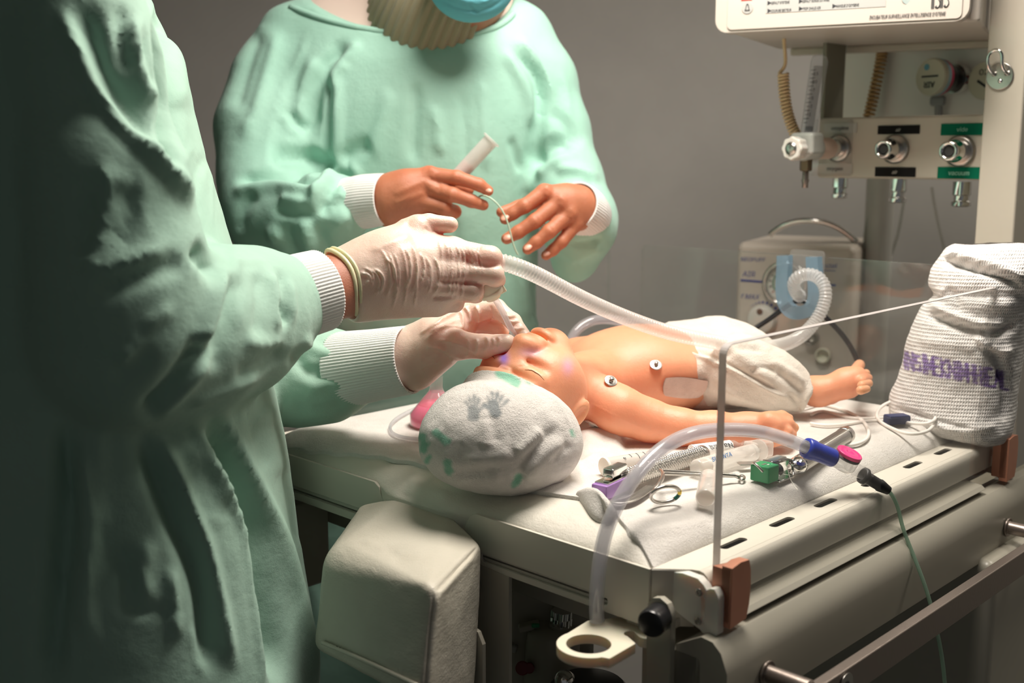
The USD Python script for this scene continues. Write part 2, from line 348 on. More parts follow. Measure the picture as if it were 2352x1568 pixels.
M_pink = pm('salmon_plastic', (0.56, 0.235, 0.145), .42, noise=(30, (0.60, 0.26, 0.165), .3, .7), bevel=.0006)
M_cream = pm('cream_plastic', (0.78, 0.70, 0.56), .38, bevel=.0008, subsurface_weight=.15, subsurface_scale=.004)
M_chrome = pm('chrome', (0.78, 0.77, 0.75), .10, 1.0, bevel=.0004)
M_steel = pm('brushed_steel', (0.50, 0.48, 0.45), .28, 1.0, bump=('noise', 700, .00008), bevel=.0004)
M_knurl = pm('knurled_steel', (0.52, 0.50, 0.47), .30, 1.0)
M_acryl = clear('clear_acrylic', (0.985, 0.99, 0.985), haze=.012, hazec=(0.8, 0.82, 0.8), rough=.02)
M_acedge = pm('acrylic_edge', (0.74, 0.69, 0.67), .25, noise=(40, (0.82, 0.78, 0.77), .3, .7), transmission_weight=.45)
M_hose = clear('milky_hose', (0.93, 0.93, 0.945), haze=.30, hazec=(0.74, 0.735, 0.775), rough=.12)
M_corr = clear('clear_corrugated', (0.97, 0.97, 0.965), haze=.40, hazec=(0.86, 0.85, 0.84), rough=.08)
M_clear = clear('clear_plastic', (0.96, 0.96, 0.955), haze=.14, hazec=(0.85, 0.84, 0.83), rough=.04)
M_frost = clear('frosted_plastic', (0.95, 0.94, 0.93), haze=.50, hazec=(0.88, 0.86, 0.83), rough=.2)
M_blue = pm('blue_plastic', (0.006, 0.028, 0.34), .33)
M_print = pm('black_print', (0.03, 0.03, 0.035), .6)
M_bprint = pm('blue_print', (0.03, 0.05, 0.30), .6)
def cloth(name, c, c2, rough=.78, t=.12):
    n = {'p': ('principled_bsdf', {'roughness': rough, 'specular_ior_level': .25, 'sheen_weight': .12}), 'g': ('geometry', {}), 'nz': ('noise_texture', {'scale': 7.0, 'detail': 5.0}),
         'rp': ('rgb_ramp', {'ramp': [(.3, c), (.7, c2)]}), 'b1': ('noise_texture', {'scale': 1400.0, 'detail': 2.0}), 'b2': ('noise_texture', {'scale': 38.0, 'detail': 6.0, 'roughness': .6}),
         'k1': ('bump', {'distance': .00015, 'strength': 1.0}), 'k2': ('bump', {'distance': .0014, 'strength': 1.0}), 'tr': ('translucent_bsdf', {}), 'mx': ('mix_closure', {'fac': t})}
    l = [('g.position', 'nz.vector'), ('nz.fac', 'rp.fac'), ('rp.color', 'p.base_color'), ('g.position', 'b1.vector'), ('g.position', 'b2.vector'), ('b2.fac', 'k2.height'), ('b1.fac', 'k1.height'), ('k2.normal', 'k1.normal'),
         ('k1.normal', 'p.normal'), ('rp.color', 'tr.color'), ('p.BSDF', 'mx.closure1'), ('tr.BSDF', 'mx.closure2')]
    return usdkit.material(stage, '/World/Looks/' + name, n, l, surface='mx.closure')
M_gown = cloth('mint_gown_cloth', (0.33, 0.585, 0.48), (0.38, 0.63, 0.525))
M_gown1 = cloth('pale_green_gown_cloth', (0.335, 0.525, 0.43), (0.38, 0.565, 0.47))
M_cuff = pm('white_knit_cuff', (0.74, 0.74, 0.72), .9, bump=('noise', 1300, .0006), sheen_weight=.2)
# ---------------------------------------------------------------- the room
struct('floor', xf(rbox((7, 6.4, .1), .002), frame((0, .6, -.05), (1, 0, 0), (0, 1, 0))), M_floor)
struct('wall_back', rboxat((0, 2.56, 1.35), (7, .1, 2.9), r=.002), M_wall)
struct('wall_left', rboxat((-2.4, .6, 1.35), (.1, 6, 2.9), r=.002), M_wall)
struct('wall_right', rboxat((2.6, .6, 1.35), (.1, 6, 2.9), r=.002), M_wall)
struct('ceiling', rboxat((0, .6, 2.75), (7, 6.4, .1), r=.002), M_ceil)
# ---------------------------------------------------------------- the warmer bed: tray, side panels' clamps, frame and pedestal
def LW(poly, l0, depth): return prism(poly, frame(bed(l0, 0, 0), BW, BZ), depth)   # drawn in (w, z), thick along -l ... (BW x BZ = +BL)
warmer = Thing('infant_warmer', 'cream enamelled infant warmer bed with slotted tray, steel side rail and grey pedestal', 'infant warmer', bed(.33, .27, 0))
hw = sg.Polygon([(0, 1.0), (.197, 1.0), (.203, .997), (.2075, .99), (.211, .983), (.218, .9805), (.322, .9805), (.328, .983), (.331, .99), (.334, .996), (.341, 1.0), (.54, 1.0), (.54, .952), (.0, .952)])
hw = hw.difference(sg.LineString([(.186, .9612), (.045, .9612)]).buffer(.0037)).difference(sg.LineString([(.50, .9635), (.352, .9635)]).buffer(.0037))
warmer.part('head_panel', LW(hw, -.003, .003), M_enamel, label='slotted front sheet of the tray with a cut-out for the cushion')
# near long flange with slots, as a flat strip drawn in (l, w)
SL = [.094, .171, .248, .339, .430, .504, .579]
def LWz(poly, z, depth): return prism(poly, frame(bed(0, 0, z), BL, BW), depth)
fl = sg.Polygon([(0, 0), (.62, 0), (.62, -.030), (.022, -.030), (.020, -.024), (0, -.001)])
for s in SL: fl = fl.difference(sg.LineString([(s - .0135, -.0135), (s + .0135, -.0135)]).buffer(.0042))
warmer.part('tray_flange', LWz(fl, .998, .002), M_enamel)
sp = [(.016, -.0295, .9995)]
pr = [(-.0295, 1.0), (-.0335, .9992), (-.0368, .9968), (-.0385, .993), (-.039, .988), (-.039, .974), (-.034, .9725), (-.020, .9725), (-.020, .9745), (-.0335, .9745), (-.037, .976), (-.037, .988), (-.0365, .991), (-.034, .995), (-.0295, .998)]
warmer.part('tray_side', LW(pr, .022, .60), M_enamel)
ca, cb_2 = bed(.0, -.0005, 0), bed(.0215, -.0245, 0); cu = (cb_2 - ca) / np.linalg.norm(cb_2 - ca)
warmer.part('tray_corner', rboxat((ca + cb_2) / 2 + BZ * .976 + BL * .0008, (np.linalg.norm(cb_2 - ca) + .002, .003, .047), cu, np.cross(BZ, cu), .0006), M_enamel)
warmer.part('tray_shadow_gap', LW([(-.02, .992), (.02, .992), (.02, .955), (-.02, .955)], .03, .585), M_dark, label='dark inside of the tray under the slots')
far = LW([(.54, .952), (.575, .952), (.575, 1.0), (.54, 1.0)], .0, .62)
warmer.part('far_side', far, M_enamel); warmer.part('foot_panel', LW([(-.038, .955), (.575, .955), (.575, 1.0), (-.038, 1.0)], .615, .006), M_enamel)
warmer.part('tray_floor', LW([(-.018, .953), (.56, .953), (.56, .960), (-.018, .960)], 0.001, .61), M_enamel)
# frame beam, seen through the clear panel, with a sloped upper face
bm = [(-.025, .945), (-.048, .958), (-.058, .957), (-.066, .950), (-.072, .935), (-.072, .895), (-.02, .895)]
warmer.part('side_beam', LW(bm, .0, .72), M_enamel2)
ch = [(-.030, .9695), (-.052, .9665), (-.056, .963), (-.052, .960), (-.030, .9635)]
warmer.part('panel_channel', LW(ch, .05, .47), M_enamel2)
warmer.part('accessory_rail', LW(rrect(.010, .0265, .0012, -.112, .907), -.16, .96), M_rail, label='dark steel accessory rail on spacers')
for k, l in enumerate((.055, .545)):
    a, b = bed(l, -.07, .9285), bed(l, -.108, .9285)
    warmer.part('rail_spacer', cat(cyl(bed(l, -.0725, .918), bed(l, -.075, .918), .0105), cyl(bed(l, -.07, .918), bed(l, -.112, .918), .0072)), M_rail)
    warmer.part('rail_screw', cat(lathe([(0, 0), (.0095, 0), (.0105, .0008), (.0105, .0014), (.0045, .0014), (.004, .0006), (0, .0006)], bed(l + .045, -.1168, .907), -BW, 24)), M_steel)
    warmer.part('screw_socket', cyl(bed(l + .045, -.1179, .907), bed(l + .045, -.1186, .907), .004, 6), M_dark)
# end frame on the head side: cross beam and upright bracket with the black knob
warmer.part('head_beam', LW([(.0, .905), (.54, .905), (.54, .935), (.0, .935)], .06, .03), M_enamel2)
br = sg.Polygon([(-.004, .80), (-.004, .968), (-.0045, .975), (-.009, .981), (-.016, .983), (-.023, .980), (-.0265, .974), (-.027, .966), (-.027, .80)])
warmer.part('tilt_bracket', LW(br, -.010, .006), M_enamel2)
warmer.part('tilt_knob', lathe([(0, 0), (.0105, 0), (.0112, .002), (.0112, .016), (.010, .0185), (.007, .0195), (0, .0198)], bed(-.010, -.016, .9685), -BL + BW * -.25, 32), M_black, label='round black knob')
warmer.part('corner_post', LW(rrect(.055, .10, .004, -.02, .89), 0.0, .05), M_enamel2)
warmer.part('corner_post', LW(rrect(.055, .10, .004, .52, .89), 0.0, .05), M_enamel2)
# the hinge bracket under the cushion and its screw
warmer.part('hinge_plate', LW([(.153, .70), (.153, .952), (.222, .956), (.222, .70)], -.004, .004), M_enamel2)
warmer.part('hinge_plate', LW(sg.Polygon([(.160, .70), (.160, .895), (.166, .905), (.178, .908), (.192, .895), (.196, .70)]), -.030, .004), M_enamel2)
warmer.part('hinge_screw', lathe([(0, 0), (.0065, 0), (.0065, .0015), (.003, .002), (.0025, .001), (0, .001)], bed(-.008, .192, .936), -BL, 20), M_steel)
# pedestal
warmer.part('pedestal', rboxat(bed(.62, .02, .46), (.30, .22, .88), BL, BW, .012), M_enamel2, label='grey pedestal column below the bed')
warmer.part('pedestal_foot', rboxat(bed(.36, .24, .06), (.62, .50, .07), BL, BW, .02), M_enamel2)
for l in (.08, .64):
    for w in (.02, .46):
        warmer.part('caster', cat(cyl(bed(l, w - .012, .032), bed(l, w + .012, .032), .032), cyl(bed(l, w, .03), bed(l, w, .075), .010)), M_black)
warmer.part('pedestal_arm', rboxat(bed(.46, .24, .915), (.30, .30, .05), BL, BW, .01), M_enamel2)
# clamps at the two ends of the near panel
def clamp(l0, scale=1.0):
    out = prism(sg.Polygon([(0, .962), (.022, .964), (.0255, .975), (.027, .990), (.0262, 1.003), (.0235, 1.0115), (.012, 1.0125), (0, 1.0105)]), frame(bed(l0, -.052, 0), BL, BZ), .009)
    inn = prism(sg.Polygon([(0, .966), (.018, .966), (.018, 1.006), (0, 1.0085)]), frame(bed(l0, -.0435, 0), BL, BZ), .0155)
    return out, inn
for l0 in (.0195, .566):
    o, i = clamp(l0); warmer.part('panel_clamp', o, M_pink, label='salmon pink panel clamp'); warmer.part('clamp_jaw', i, M_pink)
wb = sg.Polygon([(-.008, .9700), (-.008, .9965), (-.022, .9990), (-.036, .9985), (-.042, .9945), (-.0445, .9915), (-.0475, .9935), (-.0515, .994), (-.0545, .990), (-.0555, .986), (-.0555, .9585), (-.052, .9555), (-.044, .9545), (-.040, .958), (-.022, .9640)])
wb = wb.difference(sg.Polygon([(-.0402, .985), (-.0428, .983), (-.0428, .969), (-.0405, .966)]).buffer(.0006))
for l0 in (.0105, .594):
    warmer.part('clamp_bracket', LW(wb, l0, .008), M_white, label='white plastic clamp bracket')
for z in (.9885, .9650):
    warmer.part('clamp_screw', lathe([(0, 0), (.0032, 0), (.0032, .0008), (.0018, .0012), (.0016, .0004), (0, .0004)], bed(.0096, -.0385, z), -BL, 16), M_steel)
warmer.part('clamp_block', LW([(-.006, .966), (-.034, .962), (-.034, .990), (-.006, .990)], .0125, .03), M_enamel)
# clear side panels
acr = Thing('side_panel', 'clear acrylic side panel with bright cut edges along the near side of the bed', 'clear panel', bed(.33, -.035, .95))
def panel(l0, l1, z0, z1, r): return rrect(l1 - l0, z1 - z0, r, (l0 + l1) / 2, (z0 + z1) / 2)
o = panel(.034, .642, .953, 1.178, .009)
acr.part('panel', prism(o, frame(bed(0, -.034, 0), BL, BZ), .006), M_acryl)
ring = o.buffer(.0002).difference(o.buffer(-.0004)).intersection(sg.box(.03, .9525, .65, 1.2))
acr.part('cut_edge', prism(ring, frame(bed(0, -.0338, 0), BL, BZ), .0064), M_acedge, label='polished grey edge of the panel')
acr2 = Thing('side_panel', 'clear acrylic end panel standing behind the white draped towel', 'clear panel', bed(.66, .27, .96))
o2 = panel(-.02, .522, .960, 1.188, .009)
acr2.part('panel', LW(o2, .655, .005), M_acryl); acr2.part('cut_edge', LW(o2.buffer(.0002).difference(o2.buffer(-.0005)), .6545, .006), M_acryl)
acr3 = Thing('side_panel', 'clear acrylic far side panel in front of the standing person with syringe', 'clear panel', bed(.33, .58, .96))
o3 = panel(.02, .648, .960, 1.180, .009)
acr3.part('panel', prism(o3, frame(bed(0, .581, 0), BL, BZ), .005), M_acryl); acr3.part('cut_edge', prism(o3.buffer(.0002).difference(o3.buffer(-.0005)), frame(bed(0, .5815, 0), BL, BZ), .006), M_acryl)
# mattress
def mat_z(l, w):
    e = lambda d, r: np.sqrt(np.clip(1 - (1 - np.clip(d / r, 0, 1)) ** 2, 0, 1))
    notch = np.exp(-(np.abs(w - .271) / .062) ** 6)
    z0 = .990 - .009 * notch
    up = e(l + .002 + .004 * notch, .055) * e(w + .002, .035) * e(.545 - w, .04) * e(.615 - l, .03)
    return z0 + (1.0165 - z0) * up - .004 * np.exp(-((l - .02) / .02) ** 2 - ((w - .20) / .03) ** 2)
ll = np.r_[-.0035, np.linspace(-.002, .08, 60), np.linspace(.09, .61, 50)]; ww = np.linspace(0.001, .538, 140)
G = np.stack(np.meshgrid(ll, ww, indexing='ij'), -1); nt = np.exp(-(np.abs(G[..., 1] - .271) / .056) ** 6)
L_ = G[..., 0] - .010 * nt * (G[..., 0] < .02) * np.clip((.02 - G[..., 0]) / .02, 0, 1); L_ = np.maximum(L_, .0005 - .012 * nt)
Z_ = mat_z(G[..., 0], G[..., 1]); Z_[0] = .962 + .012 * nt[0]
V = bed(0, 0, 0) + L_[..., None] * BL + G[..., 1:2] * BW + Z_[..., None] * BZ
bot = V.copy(); bot[..., 2] = .9615
mv, mf = cat(grid(V), grid(bot, flip=True))
fo = folds(mv, mf, [([(905, 1130), (960, 1150), (1020, 1180), (1060, 1205)], 9, -.002), ([(930, 1112), (980, 1120), (1040, 1150)], 14, .0022), ([(1010, 1085), (1050, 1080), (1075, 1065)], 7, -.0016), ([(880, 1075), (905, 1060), (950, 1058)], 10, -.0012)])
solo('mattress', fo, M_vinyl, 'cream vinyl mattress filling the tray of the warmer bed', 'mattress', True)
# sheet
HE = np.array([(.548, .006), (.50, .004), (.47, .006), (.415, .014), (.366, .024), (.287, .032), (.23, .036), (.17, .040), (.122, .052), (.095, .060), (.06, .034), (.03, .018), (.002, .004)])[::-1]
wv = np.linspace(-.0005, .545, 150); ls = PchipInterpolator(HE[:, 0], HE[:, 1])(wv) + .0012 * np.sin(wv * 160) * (wv > .15)
s = np.linspace(0, 1, 150); SLm = ls[None] + (s[:, None] ** 1.3) * (.608 - ls[None]); SW = np.broadcast_to(wv, SLm.shape)
Zs = np.maximum(mat_z(SLm, SW) + .0035, 1.0006 - .004 * np.clip((SW - .5) / .045, 0, 1)) + .0016 * np.array(fbm(np.stack([SLm, SW, SLm * 0], -1), 14, 3)) + .0035 * np.exp(-((SLm - .33) / .14) ** 2 - ((SW - .25) / .12) ** 2)
V = bed(0, 0, 0) + SLm[..., None] * BL + SW[..., None] * BW + Zs[..., None] * BZ
ed = [V[:1] - BZ * .004, V, V[-1:] - BZ * .004]; V2 = np.concatenate(ed, 0)
V2 = np.concatenate([V2[:, :1] - BZ * .0035, V2, V2[:, -1:] - BZ * .004], 1)
sv = folds(*grid(V2), [([(1395, 1247), (1470, 1228), (1560, 1212), (1640, 1195)], 12, .0028), ([(1500, 1262), (1600, 1236), (1720, 1190)], 16, .0014), ([(1290, 1050), (1350, 1022), (1440, 1012)], 24, .017), ([(1320, 1090), (1360, 1062), (1400, 1050)], 14, .006), ([(1330, 1075), (1345, 1048), (1400, 1040)], 12, -.003),
    ([(1330, 1110), (1290, 1118), (1220, 1115)], 9, .0035), ([(1860, 940), (1960, 965), (2060, 985)], 14, .002), ([(2050, 960), (2150, 980), (2200, 985)], 10, .003), ([(700, 1005), (800, 1000), (900, 1005)], 16, .002), ([(1900, 1000), (1840, 1010), (1760, 1000)], 10, .003), ([(1440, 1085), (1400, 1110), (1360, 1120)], 10, .002)])
solo('bed_sheet', sv, M_terry, 'white terry sheet spread over the mattress under the doll and instruments', 'sheet', True)
# the curled corner flap of the sheet
fp = [[(1326, 1136), (1346, 1166), (1378, 1200), (1408, 1206)], [(1330, 1130), (1352, 1150), (1380, 1182), (1404, 1192)], [(1342, 1128), (1372, 1136), (1396, 1160), (1408, 1172)], [(1366, 1134), (1388, 1144), (1402, 1164), (1410, 1176)], [(1372, 1152), (1386, 1164), (1398, 1182), (1408, 1194)]]
fZ = [[1.0185, 1.0150, 1.0110, 1.0100], [1.0225, 1.0235, 1.0195, 1.0150], [1.0245, 1.0320, 1.0275, 1.0195], [1.0245, 1.0330, 1.0285, 1.0195], [1.0215, 1.0240, 1.0200, 1.0160]]
fY = [[PZ(x, y, z)[1] for (x, y), z in zip(r, zz)] for r, zz in zip(fp, fZ)]
FV = np.array([spline([P(x, y, Y) for (x, y), Y in zip(r, yy)], 24) for r, yy in zip(fp, fY)]); FV = np.stack([spline(FV[:, k], 16) for k in range(24)], 1)
fl_, ff = grid(FV); nn = vnormals(fl_, ff); flap = cat((fl_ + nn * .0018, arr((fl_, ff))[1]), (fl_ - nn * .0018, arr((fl_, ff))[1][:, ::-1]))
solo('sheet_corner', flap, M_terry, 'curled corner of the white sheet beside the purple-ended laryngoscope', 'sheet', True)
# ---------------------------------------------------------------- the two people
M_skin = pm('tan_skin', (0.46, 0.165, 0.085), .5, noise=(45, (0.40, 0.135, 0.068), .3, .7), bump=('noise', 900, .0003), bump2=('noise', 220, .0003), subsurface_weight=.18, subsurface_scale=.006)
M_skin1 = pm('red_brown_skin', (0.40, 0.145, 0.085), .5, noise=(45, (0.35, 0.12, 0.07), .3, .7), bump=('noise', 800, .0004), subsurface_weight=.15, subsurface_scale=.006)
M_glove = pm('latex_glove', (0.61, 0.445, 0.37), .40, noise=(32, (0.66, 0.52, 0.44), .35, .7), bump=('noise', 700, .0002), bump2=('noise', 130, .0005), subsurface_weight=.2, subsurface_scale=.006)
M_roll = pm('rolled_latex', (0.70, 0.60, 0.38), .42, subsurface_weight=.2, subsurface_scale=.004)
M_hair = pm('dark_hair', (0.03, 0.02, 0.015), .6); M_shoe = pm('white_clog', (0.6, 0.6, 0.58), .5); M_trouser = M_gown
def cuffmesh(path, radii, n=180, ribs=75, m=40, amp=.012):
    p = spline(path, m); r = np.interp(np.linspace(0, 1, m), np.linspace(0, 1, len(radii)), radii); an = np.arange(n * 2) * np.pi / n
    rad = 1 + amp * np.cos(an * ribs)[None] * np.ones((m, 1)); a, f1 = sweep(p, r, n * 2, caps=False, rad=rad); b, f2 = sweep(p, r - .0022, n * 2, caps=False)
    N = m * n * 2; j = np.arange(n * 2); j2 = (j + 1) % (n * 2); o = (m - 1) * n * 2
    e = np.vstack([np.stack([j, N + j, N + j2, j2], -1), np.stack([o + j, o + j2, N + o + j2, N + o + j], -1)])
    return np.vstack([a, b]), np.vstack([arr((a, f1))[1], arr((b, f2))[1][:, ::-1] + N, arr((a, e))[1]])
def hand(palm, fingers, kp=.010, kf=.004, inset=0.0):   # palm bones, then each finger's chain of joints
    S = SDF()
    for ch in palm: S.chain([(p, r - inset) for p, r in (jp(*j) for j in ch)], kp)
    for ch in fingers: S.chain([(p, r - inset) for p, r in (jp(*j) for j in ch)], kf)
    return S
def standing(S, x, y, top, hd, yaw=0.0, shw=.17):
    """trunk, neck, head and legs of a standing figure (inside its clothes); hd = head centre"""
    S.loft([.86, .95, 1.1, 1.25, top - .04, top], x, y, [.10, .11, .105, .115, .115, .06], [.14, .145, .13, .15, shw, .10], yaw, .03)
    up = np.array([0, 0, 1.0]); S.cone((x[-1], y[-1], top - .03), hd + np.array([0, 0, -.06]), .062, .056, .03)
    return S
# ---- first person: stands at the head of the bed, hands in gloves
p1 = Thing('person', 'person at left in pale green surgical gown and latex gloves, leaning over the doll', 'person', (-.44, 1.0, 0))
G1 = SDF()
z1 = [.34, .60, .83, .95, 1.08, 1.18, 1.30, 1.40, 1.47, 1.53]
G1.loft(z1, [-.335, -.338, -.345, -.352, -.375, -.395, -.425, -.445, -.46, -.465], [1.0, 1.0, 1.0, 1.0, 1.0, 1.0, 1.0, 1.0, 1.0, 1.0], [.165, .16, .158, .152, .158, .155, .152, .150, .135, .08], [.225, .215, .205, .20, .20, .205, .21, .215, .20, .12], .12, .03, 2.3)
sl1 = [(150, -130, .86, 150), (205, 150, .845, 152), (250, 420, .83, 168), (280, 640, .825, 186), (300, 768, .83, 198), (420, 765, .88, 188), (540, 735, .94, 160), (610, 705, .97, 122), (652, 692, .985, 92)]
G1.chain([jp(*j) for j in sl1], .022)
sl1b = [(430, 640, 1.14, 120), (560, 840, 1.16, 122), (690, 862, 1.17, 112), (760, 860, 1.16, 100), (800, 852, 1.15, 78)]
G1.chain([jp(*j) for j in sl1b], .018)
zt = 1.50
G1.cut(lambda p: p[:, 2] - zt - .25 * np.abs(p[:, 1] - 1.0))
v, f = G1.mesh(.0038)
v = v + vnormals(v, f) * (.0045 * fbm(v * np.array([1, 1, .35]), 9, 5, 2)[:, None] + .0008 * fbm(v, 40, 9, 2)[:, None])
S1 = [([(138, 0), (168, 77), (199, 153), (224, 204), (265, 260), (306, 306), (357, 352), (403, 403), (432, 445), (449, 505)], 14, .010), ([(180, -10), (210, 80), (250, 180), (300, 260), (370, 330)], 30, -.010),
      ([(286, 286), (316, 332), (327, 398), (327, 474), (342, 531), (378, 556), (418, 582), (444, 633)], 5, .0022, 's'), ([(245, 357), (242, 459), (224, 551), (194, 633)], 13, .008), ([(205, 400), (200, 500), (180, 600)], 24, -.008),
      ([(190, 636), (250, 618), (306, 600), (390, 566)], 13, .008), ([(200, 665), (300, 640), (400, 610), (440, 610)], 22, -.010), ([(285, 420), (290, 500), (270, 570)], 20, -.006), ([(275, 380), (280, 450), (262, 540)], 9, .004),
      ([(367, -10), (378, 120), (388, 230), (396, 330), (402, 395)], 15, -.024), ([(350, -10), (362, 100), (372, 220), (380, 300)], 8, .006), ([(404, 0), (410, 150), (418, 260)], 14, .006), ([(306, 30), (314, 120), (340, 200), (356, 250)], 14, .007), ([(330, 60), (338, 150), (352, 210)], 9, -.006), ([(280, 10), (285, 90), (300, 170)], 16, -.006),
      ([(470, 180), (490, 290), (512, 400), (530, 520)], 16, .004), ([(436, 230), (448, 330), (440, 410)], 12, -.003), ([(450, 330), (420, 380)], 7, .003), ([(480, 350), (450, 420), (455, 500)], 9, -.003), ([(483, 200), (486, 420), (488, 540)], 2.5, .0012, 's'),
      ([(449, 560), (470, 600), (505, 645)], 13, -.013), ([(452, 590), (480, 625), (500, 648)], 8, .004), ([(520, 606), (500, 660), (482, 730), (455, 805)], 14, .009), ([(545, 620), (530, 700), (500, 790), (480, 860)], 20, -.007), ([(525, 607), (570, 600), (612, 598)], 4, .002, 's'), ([(560, 560), (540, 600), (548, 690), (535, 760)], 10, .003), ([(590, 620), (600, 700), (590, 780)], 14, -.005), ([(620, 620), (635, 690), (632, 770)], 9, .004), ([(640, 615), (652, 690), (655, 760)], 7, -.004),
      ([(640, 690), (655, 720), (668, 735)], 7, -.007), ([(660, 640), (672, 690), (668, 740)], 6, .004), ([(600, 850), (560, 880), (500, 905), (430, 935)], 9, .004), ([(655, 800), (600, 840), (540, 862)], 14, -.005), ([(560, 780), (610, 790), (650, 775)], 9, .004),
      ([(472, 776), (445, 820), (408, 872), (357, 928), (320, 962)], 19, -.011), ([(505, 790), (459, 850), (400, 915), (345, 955)], 12, .006), ([(268, 842), (295, 812), (328, 776)], 7, .005), ([(250, 860), (300, 850), (350, 800)], 16, -.004), ([(330, 760), (360, 730), (400, 715)], 9, .003), ([(390, 690), (370, 720), (300, 790)], 4, .0015, 's'),
      ([(143, 930), (155, 1074), (148, 1227), (125, 1431), (110, 1600)], 22, -.016), ([(188, 1000), (194, 1130), (205, 1240), (200, 1340), (215, 1500)], 16, .008), ([(230, 960), (225, 1100), (232, 1230)], 14, .003),
      ([(306, 985), (357, 1074), (408, 1202), (449, 1290), (474, 1406), (462, 1560)], 22, -.014), ([(330, 990), (390, 1058), (440, 1176), (470, 1253), (502, 1380), (540, 1560)], 13, .009), ([(260, 1250), (290, 1330), (300, 1420)], 20, -.006), ([(350, 1240), (330, 1300), (335, 1380)], 14, .005), ([(395, 1300), (400, 1400), (408, 1470)], 10, .006), ([(300, 1395), (350, 1405), (405, 1392)], 7, -.0035), ([(450, 1440), (455, 1500), (470, 1550)], 8, .004),
      ([(478, 940), (512, 1013), (561, 1115), (592, 1200), (612, 1329), (633, 1482), (645, 1600)], 22, -.026), ([(445, 940), (480, 1040), (530, 1130), (572, 1230), (590, 1340), (605, 1480), (612, 1600)], 11, .009), ([(500, 925), (565, 1060), (640, 1215), (675, 1329), (716, 1508), (730, 1600)], 12, .009),
      ([(560, 940), (590, 1000), (612, 1080)], 12, -.004), ([(600, 930), (622, 1000), (640, 1100)], 10, .004), ([(540, 960), (600, 960), (630, 930)], 9, .003), ([(420, 1040), (470, 1060), (520, 1160)], 14, .004), ([(470, 1180), (490, 1195), (520, 1195)], 5, .002), ([(655, 1060), (668, 1150), (690, 1260)], 8, -.004),
      ([(690, 770), (720, 800), (780, 815)], 9, .004), ([(680, 800), (700, 850), (770, 840)], 13, -.006), ([(700, 900), (760, 880), (800, 890)], 10, .004), ([(670, 930), (740, 940), (800, 930)], 12, -.003)]
gv = smoothmesh(folds(v, f, [(q[0], q[1] * 1.2, q[2] * (.5 if (np.mean(q[0], 0)[0] < 460 and 300 < np.mean(q[0], 0)[1] < 690) else .92), *q[3:]) for q in S1], facing=-.15), 14)
gp1 = p1.part('gown', gv, M_gown1, True)
c1 = [P(640, 696, .98), P(690, 680, .992), P(737, 667, 1.006)]
p1.part('cuff', cuffmesh(c1, [.0380, .0374, .0366]), M_cuff, True, label='white ribbed knit cuff of the near sleeve')
c1b = [P(785, 850, 1.15), P(860, 838, 1.135), P(942, 826, 1.12)]
p1.part('cuff', cuffmesh(c1b, [.0400, .0365, .0345]), M_cuff, True, label='white ribbed knit cuff of the far sleeve')
# near glove: the hand holds a connector, back of the hand towards us
palm1 = [[(790, 648, 1.030, 79), (905, 612, 1.04, 75)], [(830, 630, 1.035, 62), (1040, 580, 1.055, 37)], [(830, 650, 1.035, 66), (1045, 622, 1.048, 37)], [(830, 665, 1.035, 62), (1032, 662, 1.046, 35)], [(830, 680, 1.037, 48), (1002, 694, 1.05, 34)], [(850, 600, 1.04, 50), (960, 528, 1.06, 36)], [(880, 600, 1.045, 60), (1000, 600, 1.06, 50)]]
fing1 = [[(940, 536, 1.06, 36), (985, 513, 1.062, 22), (1034, 516, 1.06, 18.5)],
         [(1040, 582, 1.055, 35), (1126, 592, 1.050, 27), (1135, 604, 1.085, 24), (1085, 614, 1.10, 22)],
         [(1045, 622, 1.05, 34), (1132, 630, 1.046, 25), (1138, 642, 1.080, 22), (1090, 648, 1.095, 22)],
         [(1032, 660, 1.048, 32), (1085, 666, 1.046, 25), (1092, 672, 1.075, 23), (1050, 674, 1.09, 21)],
         [(1002, 692, 1.052, 30), (1040, 694, 1.052, 22), (1045, 696, 1.075, 20), (1010, 694, 1.09, 19)]]
cc = P(784, 650, 1.027); ax = P(905, 622, 1.055) - P(790, 655, 1.025); ax = ax / np.linalg.norm(ax) + np.array([.12, 0, .10]); ax /= np.linalg.norm(ax); F = axisframe(cc, ax)
H1 = hand(palm1, fing1, .014, .003); H1.cut(lambda p: (cc - p) @ ax, .002); v, f = H1.mesh(.0014)
W1 = []
rg = rng(4)
for k in range(22):
    x0 = 836 + k * 10.5 + rg.uniform(-3, 3); b = rg.uniform(8, 26); top = 575 - min(k, 9) * 4 + rg.uniform(0, 55); bot = rg.uniform(650, 715)
    W1.append(([(x0 - 14 + k, top), (x0 + b * .6, (top + bot) / 2 - 8), (x0 + b * .4 - 6, bot)], 2.6, .0012 if k % 3 else .0018, 's'))
for k in range(7):
    x0 = 1035 + k * 9; W1.append(([(x0, 560 + k * 2), (x0 + 14, 590), (x0 + 20, 640)], 2.6, .0007, 's'))
W1 += [([(1000, 590), (1060, 600), (1090, 600)], 14, -.002), ([(1105, 560), (1098, 590), (1108, 610)], 4, -.0015), ([(975, 520), (985, 530), (1000, 533)], 4, -.001), ([(930, 505), (950, 540), (960, 570)], 12, -.0015), ([(1000, 645), (1040, 648), (1080, 648)], 8, -.0018), ([(990, 682), (1020, 682), (1050, 682)], 6, -.0014), ([(850, 580), (900, 556), (950, 540)], 9, .0012)]
W1 += [([(1080, 611), (1115, 611), (1150, 610)], 4, -.0012), ([(1060, 650), (1090, 652), (1125, 654)], 4, -.0012)]
gl = p1.part('glove', folds(v, f, W1, facing=-.3), M_glove, True, label='wrinkled latex glove with a rolled edge, holding the tube connector')
an = np.linspace(0, 2 * np.pi, 40, endpoint=False); rad_ = .0322
